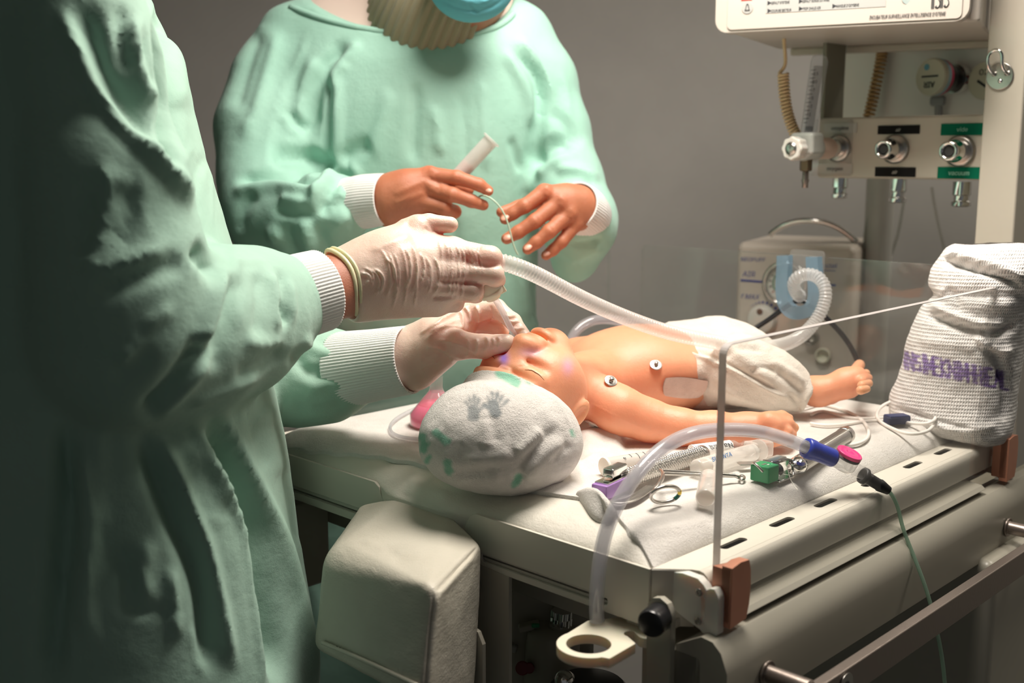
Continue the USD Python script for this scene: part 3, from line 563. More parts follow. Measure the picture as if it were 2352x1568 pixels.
rr = np.array([cc + F[:3, 0] * math.cos(a) * rad_ + F[:3, 1] * math.sin(a) * rad_ + F[:3, 2] * .002 * math.sin(3 * a) for a in an]); rr = np.vstack([rr, rr[:1]])
p1.part('glove_roll', cat(sweep(rr, .0022, 10, caps=False), sweep(rr + F[:3, 2] * .0045 + (rr - cc) * .02, .0018, 10, caps=False)), M_roll, True, parent=gl, label='yellowish rolled edge of the glove')
# far glove: thumb and forefinger steady the tube at the doll's mouth
palm2 = [[(935, 828, 1.125, 68), (1000, 790, 1.115, 56)], [(950, 800, 1.13, 52), (1060, 722, 1.145, 30)], [(950, 810, 1.14, 50), (1040, 752, 1.155, 32)], [(960, 850, 1.12, 40), (1010, 800, 1.11, 44)], [(1000, 770, 1.12, 42), (1062, 740, 1.14, 34)]]
fing2 = [[(985, 800, 1.112, 46), (1050, 792, 1.10, 34), (1112, 795, 1.095, 28), (1165, 787, 1.09, 20.5)],
         [(1055, 722, 1.145, 30), (1140, 708, 1.13, 21), (1178, 738, 1.115, 18.5), (1208, 774, 1.098, 14.5)],
         [(1045, 748, 1.155, 31), (1110, 742, 1.15, 24), (1150, 760, 1.135, 20)],
         [(1030, 770, 1.17, 28), (1090, 775, 1.17, 22), (1120, 790, 1.155, 18)],
         [(1015, 790, 1.18, 24), (1060, 800, 1.18, 18)]]
H2 = hand(palm2, fing2, .012, .004); v, f = H2.mesh(.0015)
W2 = [([(1000, 782), (1050, 790), (1100, 815)], 4, 0.0019, 's'), ([(975, 800), (1020, 805), (1060, 825)], 4, 0.0019, 's'), ([(960, 770), (1000, 745), (1050, 715)], 4, 0.0019, 's'), ([(975, 785), (1010, 757), (1050, 735)], 4, 0.0017, 's'), ([(1090, 775), (1098, 800), (1090, 815)], 4, 0.0023, 's'), ([(1112, 772), (1122, 790), (1112, 808)], 4, 0.0023, 's'), ([(1140, 772), (1148, 785), (1140, 800)], 3.5, 0.0019, 's'), ([(1090, 700), (1100, 720), (1098, 742)], 4, 0.0027, 's'), ([(1125, 700), (1130, 718), (1128, 738)], 3.5, -.0012, 's'), ([(1160, 722), (1172, 728), (1186, 722)], 3, 0.0021, 's'), ([(1166, 735), (1180, 740), (1194, 736)], 3, 0.0019, 's'), ([(1178, 752), (1190, 756), (1206, 752)], 3, 0.0019, 's'), ([(1055, 712), (1062, 735), (1058, 760)], 4, 0.0027, 's'),
      ([(965, 830), (1000, 812), (1040, 812)], 5, -.0012), ([(1002, 740), (1040, 722), (1080, 700)], 3, 0.0017, 's'), ([(1050, 766), (1090, 768), (1140, 770)], 6, -.001),
      ([(985, 765), (1020, 752), (1060, 752)], 3, .0016, 's'), ([(960, 850), (990, 835), (1010, 830)], 3, .0014, 's'), ([(1070, 776), (1078, 800), (1068, 820)], 3, .0014, 's'), ([(1128, 774), (1135, 790), (1127, 806)], 3, .0016, 's'), ([(1000, 800), (1030, 815), (1040, 835)], 3, .0012, 's'), ([(1065, 705), (1078, 722), (1076, 745)], 3, .0018, 's')]
p1.part('glove', folds(v, f, W2, facing=-.3), M_glove, True, label='latex glove pinching the tube between thumb and forefinger')
# body
B1 = SDF(); hd1 = np.array([-.40, 1.0, 1.70])
standing(B1, [-.345, -.35, -.375, -.41, -.45, -.455], [1.0] * 6, 1.50, hd1, .12, .165)
B1.ell(hd1, np.eye(3), (.098, .078, .122), .02); B1.cone(hd1 + [.092, 0, -.005], hd1 + [.108, 0, -.03], .009, .013, .01)
for s_ in (-1, 1):
    B1.ell(hd1 + np.array([-.01, .078 * s_, -.01]), np.eye(3), (.02, .008, .03), .006)
    B1.ell(hd1 + np.array([.085, .03 * s_, .01]), np.eye(3), (.02, .016, .012), .008, True)
    B1.chain([((-.355, 1.0 + .09 * s_, .90), .085), ((-.36, 1.0 + .10 * s_, .50), .055), ((-.37, 1.0 + .10 * s_, .09), .036)], .02)
B1.ell(hd1 + np.array([.095, 0, -.065]), np.eye(3), (.02, .022, .004), .006, True)
for ch in ([j[:3] + (min(.036 / mpp(P(*j[:3])), j[3] - 66),) for j in sl1], [j[:3] + (min(.036 / mpp(P(*j[:3])), j[3] - 52),) for j in sl1b]): B1.chain([jp(*j) for j in ch], .015)
bv = B1.mesh(.008)
A1 = SDF(); A1.chain([jp(652, 692, .985, 70), jp(740, 668, 1.01, 74), jp(800, 650, 1.03, 75), jp(880, 625, 1.04, 60)], .006); A1.chain([jp(800, 852, 1.15, 62), jp(880, 836, 1.13, 60), jp(950, 820, 1.125, 56)], .006)
p1.part('body', cat(bv, A1.mesh(.003), hand(palm1, fing1, .014, .003, .0022).mesh(.003), hand(palm2, fing2, .012, .004, .0022).mesh(.003)), M_skin1, True)
cap1 = SDF(); cap1.ell(hd1 + np.array([-.012, 0, .035]), np.eye(3), (.108, .092, .105), .01); cap1.cut(lambda p: hd1[2] + .035 + .25 * (p[:, 0] - hd1[0]) - p[:, 2])
p1.part('scrub_cap', cap1.mesh(.006), M_gown, True)
def trousers(x, y, dy, yaw=0):
    S = SDF()
    for s_ in (-1, 1): S.chain([((x, y + dy * s_, .85) if not yaw else (x + dy * s_, y, .85), .07), ((x - .005, y + dy * s_, .5) if not yaw else (x + dy * s_, y, .5), .066), ((x - .01, y + dy * s_, .10) if not yaw else (x + dy * s_, y, .10), .066)], .02)
    return S.mesh(.009)
p1.part('trousers', trousers(-.355, 1.0, .10), M_gown, True)
for s_ in (-1, 1):
    p1.part('shoe', SDF().ell((-.33, 1.0 + .10 * s_, .03), np.eye(3), (.135, .05, .035), .01).ell((-.38, 1.0 + .10 * s_, .06), np.eye(3), (.07, .046, .05), .02).cut(lambda p: .002 - p[:, 2]).mesh(.006), M_shoe, True)
# ---- second person: behind the bed, bare hands with a syringe
p2 = Thing('person', 'person standing behind the bed in mint green gown and face mask, holding a syringe', 'person', (-.14, 1.64, 0))
G2 = SDF()
z2 = [.30, .60, .85, 1.0, 1.15, 1.28, 1.38, 1.44, 1.475, 1.515, 1.55]
G2.loft(z2, [-.14] * 11, [1.70, 1.695, 1.69, 1.68, 1.665, 1.645, 1.638, 1.64, 1.645, 1.65, 1.65], [.215, .205, .192, .182, .178, .185, .20, .205, .20, .185, .12], [.165, .155, .145, .14, .145, .148, .140, .130, .118, .10, .06], 0, .03, 2.4)
sl2 = [(672, 92, 1.63, 80), (640, 190, 1.61, 98), (618, 300, 1.58, 112), (612, 410, 1.54, 100), (628, 500, 1.49, 92), (700, 510, 1.45, 90), (755, 488, 1.428, 82), (782, 474, 1.418, 62)]
G2.chain([jp(*j) for j in sl2], .03)
G2.chain([jp(612, 470, 1.50, 90), jp(660, 560, 1.48, 70)], .03)
sl2b = [(1192, 110, 1.63, 76), (1240, 190, 1.62, 78), (1272, 300, 1.60, 76), (1302, 420, 1.57, 78), (1330, 510, 1.53, 76), (1335, 520, 1.49, 70), (1342, 495, 1.455, 56)]
G2.chain([jp(*j) for j in sl2b], .025)
G2.chain([jp(1330, 500, 1.54, 72), jp(1318, 596, 1.52, 52)], .025)
nk = np.array([(560, -120), (600, -20), (640, 8), (720, 36), (820, 64), (930, 80), (1045, 84), (1110, 74), (1160, 52), (1190, 10), (1230, -120)], float)
NK = np.array([P(x, y, 1.53) for x, y in nk]); nkf = PchipInterpolator(NK[:, 0], NK[:, 2])
G2.cut(lambda p: np.where((p[:, 0] > NK[0, 0]) & (p[:, 0] < NK[-1, 0]), nkf(np.clip(p[:, 0], NK[0, 0], NK[-1, 0])) + .35 * (p[:, 1] - 1.53) - p[:, 2], .05) * -1, .003)
v, f = G2.mesh(.0052)
v = v + vnormals(v, f) * (.0055 * fbm(v * np.array([1, 1, .35]), 8, 15, 2)[:, None] + .0010 * fbm(v, 34, 19, 2)[:, None])
S2 = [([(705, 68), (688, 128), (663, 179), (633, 255), (616, 323), (612, 395)], 5, .003, 's'), ([(799, 85), (756, 140), (731, 183), (718, 264), (722, 310)], 13, -.016), ([(830, 95), (775, 150), (748, 190)], 9, .006), ([(752, 149), (755, 255), (754, 340), (753, 408)], 7, -.009), ([(768, 160), (770, 255), (768, 400)], 12, .006), ([(800, 145), (762, 180), (758, 200)], 7, .005), ([(735, 130), (705, 190), (690, 260), (700, 300)], 12, .007),
      ([(655, 262), (665, 300), (690, 304)], 7, .005), ([(672, 255), (685, 285), (720, 290)], 9, -.007), ([(600, 60), (565, 160), (540, 260)], 14, -.006), ([(640, 60), (610, 160), (580, 260), (555, 330)], 14, .006), ([(625, 80), (590, 190), (560, 290)], 10, -.004),
      ([(620, 360), (680, 358), (730, 372), (756, 405)], 17, -.020), ([(858, 330), (800, 356), (757, 402)], 13, -.010), ([(640, 330), (700, 335), (745, 330)], 14, .005), ([(540, 425), (600, 403), (680, 408), (745, 425)], 10, -.012), ([(530, 450), (600, 428), (690, 432), (760, 440)], 11, .008), ([(590, 440), (560, 480), (550, 540)], 12, -.006),
      ([(637, 468), (650, 488), (722, 486)], 6, -.007), ([(640, 455), (690, 462), (720, 470)], 8, .006), ([(722, 488), (731, 442), (773, 383), (803, 370)], 9, .010), ([(742, 500), (752, 450), (790, 400)], 8, -.009), ([(755, 480), (790, 465), (806, 470)], 7, -.006), ([(770, 520), (800, 490)], 7, .006), ([(730, 510), (745, 560), (770, 590)], 11, -.006), ([(700, 500), (705, 550), (720, 590)], 9, .006), ([(660, 510), (665, 560), (690, 595)], 10, -.006), ([(800, 380), (820, 395), (812, 420)], 6, .006), ([(785, 395), (800, 420), (800, 440)], 6, -.006),
      ([(620, 520), (640, 560)], 12, .006), ([(955, 178), (953, 276), (947, 382)], 9, -.006), ([(994, 238), (1005, 300), (1010, 360)], 10, .005), ([(1104, 170), (1113, 297), (1115, 400)], 9, .004), ([(1172, 315), (1185, 360), (1198, 400)], 7, -.005), ([(900, 200), (870, 300), (850, 370)], 12, .004), ([(1060, 200), (1070, 320), (1072, 450)], 8, -.003), ([(1040, 500), (1045, 580)], 10, -.003),
      ([(1169, 94), (1211, 140), (1237, 183), (1239, 255), (1228, 340), (1217, 430)], 11, -.016), ([(1150, 110), (1190, 170), (1215, 230), (1218, 300)], 10, .007), ([(1185, 80), (1225, 130), (1255, 180), (1262, 240)], 8, .006), ([(1283, 162), (1300, 204), (1304, 289)], 5, .003, 's'), ([(1260, 250), (1300, 290), (1330, 340)], 12, -.006), ([(1228, 385), (1270, 335), (1320, 332)], 14, -.012), ([(1230, 410), (1265, 375), (1310, 360)], 9, .006), ([(1275, 395), (1300, 388), (1345, 398), (1372, 420)], 9, .008), ([(1345, 410), (1352, 430), (1345, 445)], 5, -.005), ([(1380, 440), (1370, 470), (1385, 500)], 5, -.005), ([(1390, 515), (1350, 540)], 6, -.006), ([(1385, 545), (1340, 560), (1300, 556)], 5, -.005), ([(1300, 600), (1330, 590), (1385, 565)], 9, .004),
      ([(1228, 640), (1234, 690), (1236, 740)], 8, -.010), ([(1180, 590), (1200, 660), (1210, 740)], 10, .004), ([(860, 780), (900, 820), (920, 880)], 14, -.005), ([(720, 1300), (760, 1400), (770, 1500)], 14, -.008), ([(690, 600), (760, 640), (800, 660)], 12, -.004)]
p2.part('gown', smoothmesh(folds(v, f, [(q[0], q[1] * 1.25, max(q[2] * 1.05, -.0125), *q[3:]) for q in S2], facing=-.15), 8), M_gown, True)
gN = vnormals(v, f)
def neckpt(q):
    dd_ = np.linalg.norm(proj(v) - q, axis=1); dd_[(gN[:, 1] > -.05) | (v[:, 1] > 1.64)] = 1e9; return v[np.argsort(dd_)[:3]].mean(0)
nb = np.array([neckpt(q) for q in spline(nk[2:-1], 40)])
nb = np.array([np.convolve(nb[:, k], np.ones(5) / 5, 'valid') for k in range(3)]).T
p2.part('neck_binding', sweep(spline(nb, 120), .0046, 10), M_gown, True)
c2 = [P(775, 474, 1.424), P(845, 462, 1.41), P(888, 458, 1.40)]
p2.part('cuff', cuffmesh(c2, [.0318, .0335, .0318], ribs=60, amp=.008), M_cuff, True, label='white knit cuff at the syringe hand')
c2b = [P(1352, 498, 1.465), P(1338, 484, 1.443), P(1322, 472, 1.425)]
p2.part('cuff', cuffmesh(c2b, [.031, .0325, .031], ribs=60, amp=.008), M_cuff, True, label='white knit cuff at the open hand')
palm3 = [[(885, 458, 1.402, 46), (930, 440, 1.40, 48)], [(895, 440, 1.40, 40), (985, 402, 1.395, 21)], [(895, 455, 1.40, 44), (982, 428, 1.392, 21)], [(895, 470, 1.40, 42), (968, 462, 1.392, 21)], [(895, 485, 1.405, 34), (950, 492, 1.40, 20)], [(910, 430, 1.42, 36), (980, 420, 1.435, 22)]]
fing3 = [[(985, 402, 1.395, 20), (1050, 408, 1.385, 16.5), (1100, 424, 1.385, 14.5), (1121, 438, 1.388, 12.5)],
         [(982, 428, 1.392, 20), (1040, 447, 1.38, 16.5), (1082, 461, 1.385, 15), (1110, 471, 1.39, 12.5)],
         [(968, 462, 1.392, 20), (1022, 477, 1.385, 16.5), (1044, 486, 1.405, 15), (1030, 492, 1.425, 13)],
         [(950, 492, 1.40, 18), (1000, 505, 1.40, 15), (1018, 508, 1.415, 13)],
         [(975, 420, 1.435, 21), (1030, 425, 1.43, 17), (1075, 435, 1.415, 14)]]
palm4 = [[(1334, 478, 1.432, 44), (1300, 470, 1.42, 45)], [(1326, 462, 1.425, 34), (1250, 441, 1.405, 18.5)], [(1326, 474, 1.425, 38), (1284, 464, 1.405, 19)], [(1330, 486, 1.425, 36), (1308, 490, 1.405, 18.5)], [(1334, 496, 1.427, 30), (1322, 514, 1.41, 17)], [(1300, 460, 1.43, 30), (1240, 458, 1.43, 20)]]
fing4 = [[(1250, 441, 1.405, 19), (1205, 473, 1.395, 16.5), (1178, 490, 1.395, 14.5), (1160, 503, 1.395, 12.5)],
         [(1284, 464, 1.405, 19.5), (1228, 508, 1.39, 16.5), (1190, 533, 1.388, 15), (1164, 548, 1.388, 13)],
         [(1308, 490, 1.405, 19), (1262, 531, 1.39, 16), (1232, 556, 1.388, 14.5), (1212, 572, 1.388, 12.5)],
         [(1322, 514, 1.41, 17), (1290, 555, 1.40, 14), (1270, 574, 1.40, 13), (1254, 586, 1.40, 11.5)],
         [(1240, 458, 1.43, 19), (1190, 476, 1.42, 15.5), (1152, 487, 1.41, 12.5)]]
H3, H4 = hand(palm3, fing3, .011, .0035), hand(palm4, fing4, .011, .0035)
W3 = [([(900, 450), (940, 430), (985, 412)], 6, .0012), ([(900, 468), (940, 455), (980, 440)], 6, .001), ([(1000, 418), (1010, 428), (1000, 440)], 5, -.001), ([(984, 384), (996, 396), (990, 410)], 8, .0014), ([(975, 420), (992, 430), (985, 440)], 8, .0012), ([(1250, 425), (1262, 440), (1252, 452)], 8, .0014), ([(1280, 450), (1294, 462), (1285, 476)], 8, .0014), ([(1305, 480), (1316, 490), (1308, 502)], 8, .0012), ([(1205, 455), (1215, 470), (1210, 482)], 3, -.0007), ([(1225, 492), (1236, 508), (1230, 520)], 3, -.0007), ([(1258, 518), (1270, 532), (1262, 545)], 3, -.0007), ([(1050, 394), (1053, 408), (1047, 420)], 3, -.0007), ([(1040, 432), (1043, 447), (1037, 460)], 3, -.0007)]
hv = cat(folds(*H3.mesh(.0021), W3), folds(*H4.mesh(.0021), W3))
B2 = SDF(); hd2 = P(1062, -132, 1.55)
standing(B2, [-.14] * 6, [1.715, 1.70, 1.68, 1.65, 1.645, 1.635], 1.47, hd2, math.pi / 2, .15)
tl = np.array([.12, -.45, -.88]); tl /= np.linalg.norm(tl)                       # the way the face looks: down, towards the bed
R = np.array([[1, 0, 0], np.cross([1, 0, 0], -tl) * 0 + [0, -.88, -.47], [0, -.47, .88]]); R[1] /= np.linalg.norm(R[1]); R[2] /= np.linalg.norm(R[2])
at2 = lambda a, b, c: hd2 + R[0] * a + R[1] * b + R[2] * c
B2.ell(hd2, R, (.076, .097, .118), .02); B2.cone(at2(0, .09, .0), at2(0, .108, -.03), .009, .013, .01)
for s_ in (-1, 1):
    B2.ell(at2(.077 * s_, -.01, -.01), R, (.008, .02, .03), .006); B2.ell(at2(.03 * s_, .088, .012), R, (.016, .02, .012), .008, True)
    B2.chain([((-.14 + .10 * s_, 1.65, .90), .08), ((-.14 + .10 * s_, 1.65, .50), .055), ((-.14 + .10 * s_, 1.66, .09), .036)], .02)
for ch in ([j[:3] + (min(.036 / mpp(P(*j[:3])), j[3] - 30),) for j in sl2], [j[:3] + (min(.034 / mpp(P(*j[:3])), j[3] - 28),) for j in sl2b]): B2.chain([jp(*j) for j in ch], .015)
A2 = SDF(); A2.chain([jp(782, 480, 1.42, 45), jp(850, 462, 1.41, 44), jp(905, 455, 1.402, 44)], .006); A2.chain([jp(1342, 495, 1.455, 42), jp(1338, 484, 1.44, 42), jp(1315, 472, 1.425, 42)], .006)
p2.part('body', cat(B2.mesh(.008), A2.mesh(.003), hv), M_skin, True)
M_nail = pm('fingernail', (0.56, 0.27, 0.19), .4)
for x, y, Y, dx, dy, r in ((1160, 500, 1.3865, -.80, .6, 9.5), (1166, 545, 1.379, -.85, .5, 10), (1213, 568, 1.380, -.78, .62, 9.5), (1256, 582, 1.393, -.78, .62, 8.5), (1122, 437, 1.381, .9, .45, 8)):
    c = P(x, y, Y); m_ = mpp(c); u = RT * dx - UP * dy; w = RT * dy + UP * dx; n_ = -FW * .9 + UP * .45; n_ /= np.linalg.norm(n_)
    u = u - n_ * (u @ n_); u /= np.linalg.norm(u); w = np.cross(n_, u)
    p2.part('fingernail', SDF().ell(c, np.array([u, w, n_]), (r * 1.15 * m_, r * .8 * m_, 2.6 * m_), .002).mesh(.0009), M_nail, True)
# undershirt, ribbed polo neck and mask
M_shirt = pm('pale_undershirt', (0.66, 0.53, 0.46), .85, bump=('noise', 900, .0004)); M_knit = pm('beige_knit', (0.37, 0.32, 0.21), .95, bump=('noise', 800, .001), sheen_weight=.2)
U2 = SDF(); U2.loft([1.38, 1.44, 1.475, 1.515, 1.545, 1.57], [-.14] * 6, [1.638, 1.64, 1.645, 1.65, 1.65, 1.65], [.185, .196, .191, .176, .13, .07], [.125, .119, .107, .088, .066, .045], 0, .03, 2.4); U2.cut(lambda p: 1.455 - p[:, 2])
p2.part('undershirt', U2.mesh(.007), M_shirt, True)
npth = spline([P(980, 100, 1.63), P(985, 50, 1.59), P(1005, -8, 1.565), P(1030, -60, 1.555)], 30); an = np.arange(240) * 2 * np.pi / 240
p2.part('polo_neck', sweep(npth, np.interp(np.linspace(0, 1, 30), [0, .3, .6, 1], [.088, .084, .078, .072]), 240, up=(0, -1, 0), caps=False, rad=1 + .06 * np.abs(np.cos(an * 19 + .6 * np.sin(an)))[None] * np.ones((30, 1))), M_knit, True, label='ribbed beige polo neck')
M_mask = pm('blue_mask', (0.13, 0.47, 0.56), .8, bump=('noise', 1200, .0003))
mk = SDF(); mk.ell(P(1083, -45, 1.462), np.array([RT, UP, FW]), (.056, .052, .036), .02); v, f = mk.mesh(.003)
v, f = folds(v, f, [([(1010, -5), (1060, 22), (1120, 20), (1160, -10)], 4, -.002, 's'), ([(1020, -25), (1070, 2), (1120, 0), (1150, -25)], 4, .002, 's'), ([(1080, 10), (1100, 34)], 5, -.002)])
p2.part('face_mask', (v, f), M_mask, True)
hr = SDF(); hr.ell(at2(0, -.012, .02), R, (.083, .099, .118), .01); hr.ell(at2(0, .085, -.03), R, (.07, .07, .105), .02, True)
p2.part('hair', hr.mesh(.006), M_hair, True)
p2.part('trousers', trousers(-.14, 1.655, .10, 1), M_gown, True)
for s_ in (-1, 1):
    p2.part('shoe', SDF().ell((-.14 + .10 * s_, 1.62, .03), np.eye(3), (.05, .135, .035), .01).ell((-.14 + .10 * s_, 1.67, .06), np.eye(3), (.046, .07, .05), .02).cut(lambda p: .002 - p[:, 2]).mesh(.006), M_shoe, True)
# the syringe in the hand
sy = Thing('syringe', 'clear syringe with pink plunger in the bare hand of the person behind the bed', 'syringe', P(1080, 370, 1.42))
a, b = P(1128, 322, 1.425), P(1034, 424, 1.425); u = (b - a) / np.linalg.norm(b - a)
sy.part('barrel', shell(np.array([a, a + u * .02, b]), .0098, .0088, 24), M_frost, True)
sy.part('plunger', cat(cyl(a + u * .040, b - u * .01, .0084), ), pm('pale_pink_rubber', (0.74, 0.52, 0.48), .5)); sy.part('finger_flange', cyl(a - u * .002, a + u * .001, .0125), M_frost)
sy.part('tip', cyl(b, b + u * .012, .0025), M_frost)
cth = Thing('catheter', 'thin green catheter line between the fingers of the two bare hands', 'catheter', P(1150, 480, 1.40))
cth.part('line', tube([P(1100, 452, 1.40), P(1128, 456, 1.372), P(1150, 478, 1.37), P(1166, 512, 1.37), P(1176, 550, 1.372), P(1190, 585, 1.376)], .0011, 8), pm('pale_green_line', (0.45, 0.58, 0.45), .4), True)
# ---------------------------------------------------------------- the training doll on the bed
M_doll = pm('doll_vinyl_skin', (0.70, 0.29, 0.16), .5, tint=True, noise=(12, (0.75, 0.34, 0.20), .3, .7), bump=('noise', 260, .0003), subsurface_weight=.25, subsurface_scale=.008, subsurface_radius=(1, .35, .2))
M_pants = pm('white_brushed_cotton', (0.80, 0.735, 0.655), .95, noise=(50, (0.72, 0.655, 0.57), .35, .75), bump=('noise', 700, .0016), bump2=('noise', 120, .0012), sheen_weight=.2)
M_gauze = pm('gauze_tape', (0.64, 0.48, 0.415), .9, noise=(70, (0.58, 0.42, 0.36), .35, .7), bump=('noise', 700, .001), bump2=('noise', 120, .001))
HH = np.array([.0095, 1.0944, 1.0754]); HR = np.array([[.6078, .5714, .5514], [-.7459, .6489, .1497], [-.2723, -.5023, .8207]]); HS = .945
def hp(l, w, z): return HH + np.array([l, w, z]) * HS @ HR
def hr(*r): return np.array(r) * HS
D = SDF()
D.ell(hp(-.012, 0, -.004), HR, hr(.067, .057, .060), .01)
D.ell(hp(.028, 0, .004), HR, hr(.043, .047, .047), .03)
for s in (-1, 1):
    D.ell(hp(.030, .028 * s, .020), HR, hr(.026, .022, .024), .02)
    D.ell(hp(.006, .0255 * s, .0405), HR, hr(.0105, .0170, .0105), .007)
    D.ell(hp(-.012, .021 * s, .047), HR, hr(.006, .015, .006), .012)
    D.cone(hp(.034, .0090 * s, .0565), hp(.036, .0100 * s, .0540), HS * .0072, None, .0035)
    D.ell(hp(.0165, .0275 * s, .0520), HR, hr(.0022, .0160, .0030), .008, True); D.ell(hp(-.0035, .0255 * s, .0530), HR, hr(.0020, .0150, .0030), .008, True)
    D.ell(hp(.020, -.057 * s, -.012), HR, hr(.019, .006, .012), .004); D.ell(hp(.019, -.0625 * s, -.011), HR, hr(.012, .004, .0075), .003, True)
D.cone(hp(.008, 0, .047), hp(.030, 0, .0600), HS * .0075, HS * .0108, .008)
D.ell(hp(.067, 0, .028), HR, hr(.016, .020, .017), .016)
D.ell(hp(.046, 0, .0515), HR, hr(.0062, .0165, .0085), .007); D.ell(hp(.0575, 0, .0475), HR, hr(.0072, .0150, .0095), .005)
D.ell(hp(.0515, 0, .0565), HR, hr(.0020, .0170, .0085), .003, True)
B3 = np.array([BL, BW, BZ])
ch, be, pv = PZ(1420, 850, 1.068), PZ(1512, 850, 1.066), PZ(1598, 852, 1.060)
D.cone(hp(.035, 0, -.018), ch + (hp(0, 0, 0) - ch) * .35, .032, .034, .03)
D.ell(ch, B3, (.066, .068, .046), .03); D.ell(ch * .45 + be * .55, B3, (.062, .060, .043), .03); D.ell(be, B3, (.060, .062, .047), .03); D.ell(pv, B3, (.055, .058, .040), .03)
def dz(x, y, z, r): p = PZ(x, y, z); return p, r * mpp(p)
D.chain([dz(1372, 915, 1.066, 58), dz(1425, 943, 1.056, 52), dz(1490, 965, 1.046, 45), dz(1560, 980, 1.041, 39), dz(1640, 986, 1.039, 38), dz(1715, 986, 1.039, 35), dz(1765, 986, 1.040, 40)], .012)
D.chain([dz(1765, 968, 1.050, 24), dz(1795, 957, 1.052, 13), dz(1812, 960, 1.050, 10)], .005)
D.chain([dz(1780, 978, 1.046, 24), dz(1808, 973, 1.046, 14), dz(1824, 982, 1.041, 11)], .004)
D.chain([dz(1780, 992, 1.040, 22), dz(1806, 992, 1.040, 13), dz(1820, 998, 1.035, 10)], .004)
D.chain([dz(1775, 1008, 1.036, 20), dz(1802, 1008, 1.035, 12), dz(1814, 1012, 1.031, 10)], .004)
D.chain([(ch + BW * .062 - BZ * .004, .036), (ch + BW * .105 + BL * .05 - BZ * .018, .026), (ch + BW * .12 + BL * .12 - BZ * .022, .022)], .015)      # far arm
D.chain([(pv + BL * .02 - BW * .028, .042), dz(1712, 856, 1.068, 34), dz(1785, 878, 1.058, 30), dz(1872, 899, 1.050, 28)], .02)
D.chain([(pv + BL * .02 + BW * .028, .042), dz(1690, 812, 1.078, 36), dz(1770, 838, 1.062, 32), dz(1800, 855, 1.05, 28)], .02)
D.chain([dz(1872, 899, 1.050, 29), dz(1905, 904, 1.046, 25)], .012); D.chain([dz(1890, 898, 1.052, 29), dz(1945, 879, 1.062, 31), dz(1968, 868, 1.068, 26)], .012)
for a, b, r in (((1960, 858), (1974, 838), 12.5), ((1974, 864), (1989, 857), 9.5), ((1979, 874), (1995, 867), 9), ((1980, 885), (1996, 880), 9), ((1977, 896), (1991, 893), 8.5)):
    D.chain([dz(*a, 1.068, r + 2), dz(*b, 1.068, r)], .0035)
dv, df = D.mesh(.0014); dq = proj(dv); dn = vnormals(dv, df)
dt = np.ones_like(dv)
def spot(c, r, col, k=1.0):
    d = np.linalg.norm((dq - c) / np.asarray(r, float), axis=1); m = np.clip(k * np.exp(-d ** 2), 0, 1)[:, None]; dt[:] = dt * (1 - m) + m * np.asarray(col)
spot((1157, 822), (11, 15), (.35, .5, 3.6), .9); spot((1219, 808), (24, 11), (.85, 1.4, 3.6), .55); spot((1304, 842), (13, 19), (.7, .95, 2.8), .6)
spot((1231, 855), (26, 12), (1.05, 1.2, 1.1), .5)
doll = Thing('newborn_doll', 'newborn training doll with closed eyes and chest snap buttons, lying on the white sheet', 'doll', (.2, 1.2, 1.02))
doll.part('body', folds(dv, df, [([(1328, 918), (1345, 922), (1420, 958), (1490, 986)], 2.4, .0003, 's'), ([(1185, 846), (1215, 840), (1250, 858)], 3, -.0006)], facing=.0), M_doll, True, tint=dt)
def onto(q, V=dv, N=dn, r=7):
    dd_ = np.linalg.norm(proj(V) - q, axis=1); dd_[np.einsum('ij,ij->i', N, CAM - V) <= 0] = 1e9; c = np.nonzero(dd_ < max(r, dd_.min() + 1))[0]
    k = c[np.argmin(np.linalg.norm(V[c] - CAM, axis=1))]; n = N[c].mean(0); return V[k], n / np.linalg.norm(n)
lid = np.array([onto(q, r=3)[0] for q in spline(np.array([(1203, 847), (1218, 848), (1234, 855), (1254, 874)]), 24)]); lt_ = cKDTree(dv)
lidl = (lid - HH) @ HR.T
for s in (-1, 1):
    ql = HH + (lidl * np.array([1, -s, 1])) @ HR if s > 0 else lid
    k_ = lt_.query(ql, k=6)[1]; ql = dv[k_].mean(1) + dn[k_].mean(1) * .0001; ql = np.array([np.convolve(np.r_[ql[:1, c].repeat(2), ql[:, c], ql[-1:, c].repeat(2)], np.ones(5) / 5, 'valid') for c in range(3)]).T
    doll.part('eyelid_line', sweep(ql, .00055 * np.sin(np.linspace(.15, np.pi - .15, 24)), 8), pm('eyelid_line%d' % (s > 0), (0.20, 0.075, 0.03), .6), True, label='dark line of the closed eye')
for q in ((1408, 864), (1519, 833)):
    p, n = onto(q, r=16); n = n * .35 + BZ * .75 - FW * .55; n /= np.linalg.norm(n); p = p + n * .0022; doll.part('snap_button', cat(lathe([(0, -.001), (.0066, -.001), (.0071, .0004), (.0066, .0012), (.003, .0009), (.0022, .0012), (.0020, .0030), (.0025, .0042), (.0020, .0050), (0, .0052)], p, n, 32)), M_steel, True, label='chrome snap button on the chest')
p, n = onto((1350, 987)); doll.part('snap_button', lathe([(0, -.001), (.0075, -.001), (.0080, .0004), (.0076, .0014), (.0040, .0011), (.0034, .0016), (.0030, .0032), (.0, .0034)], p, n, 32), M_white, True, label='white plastic snap button under the arm')
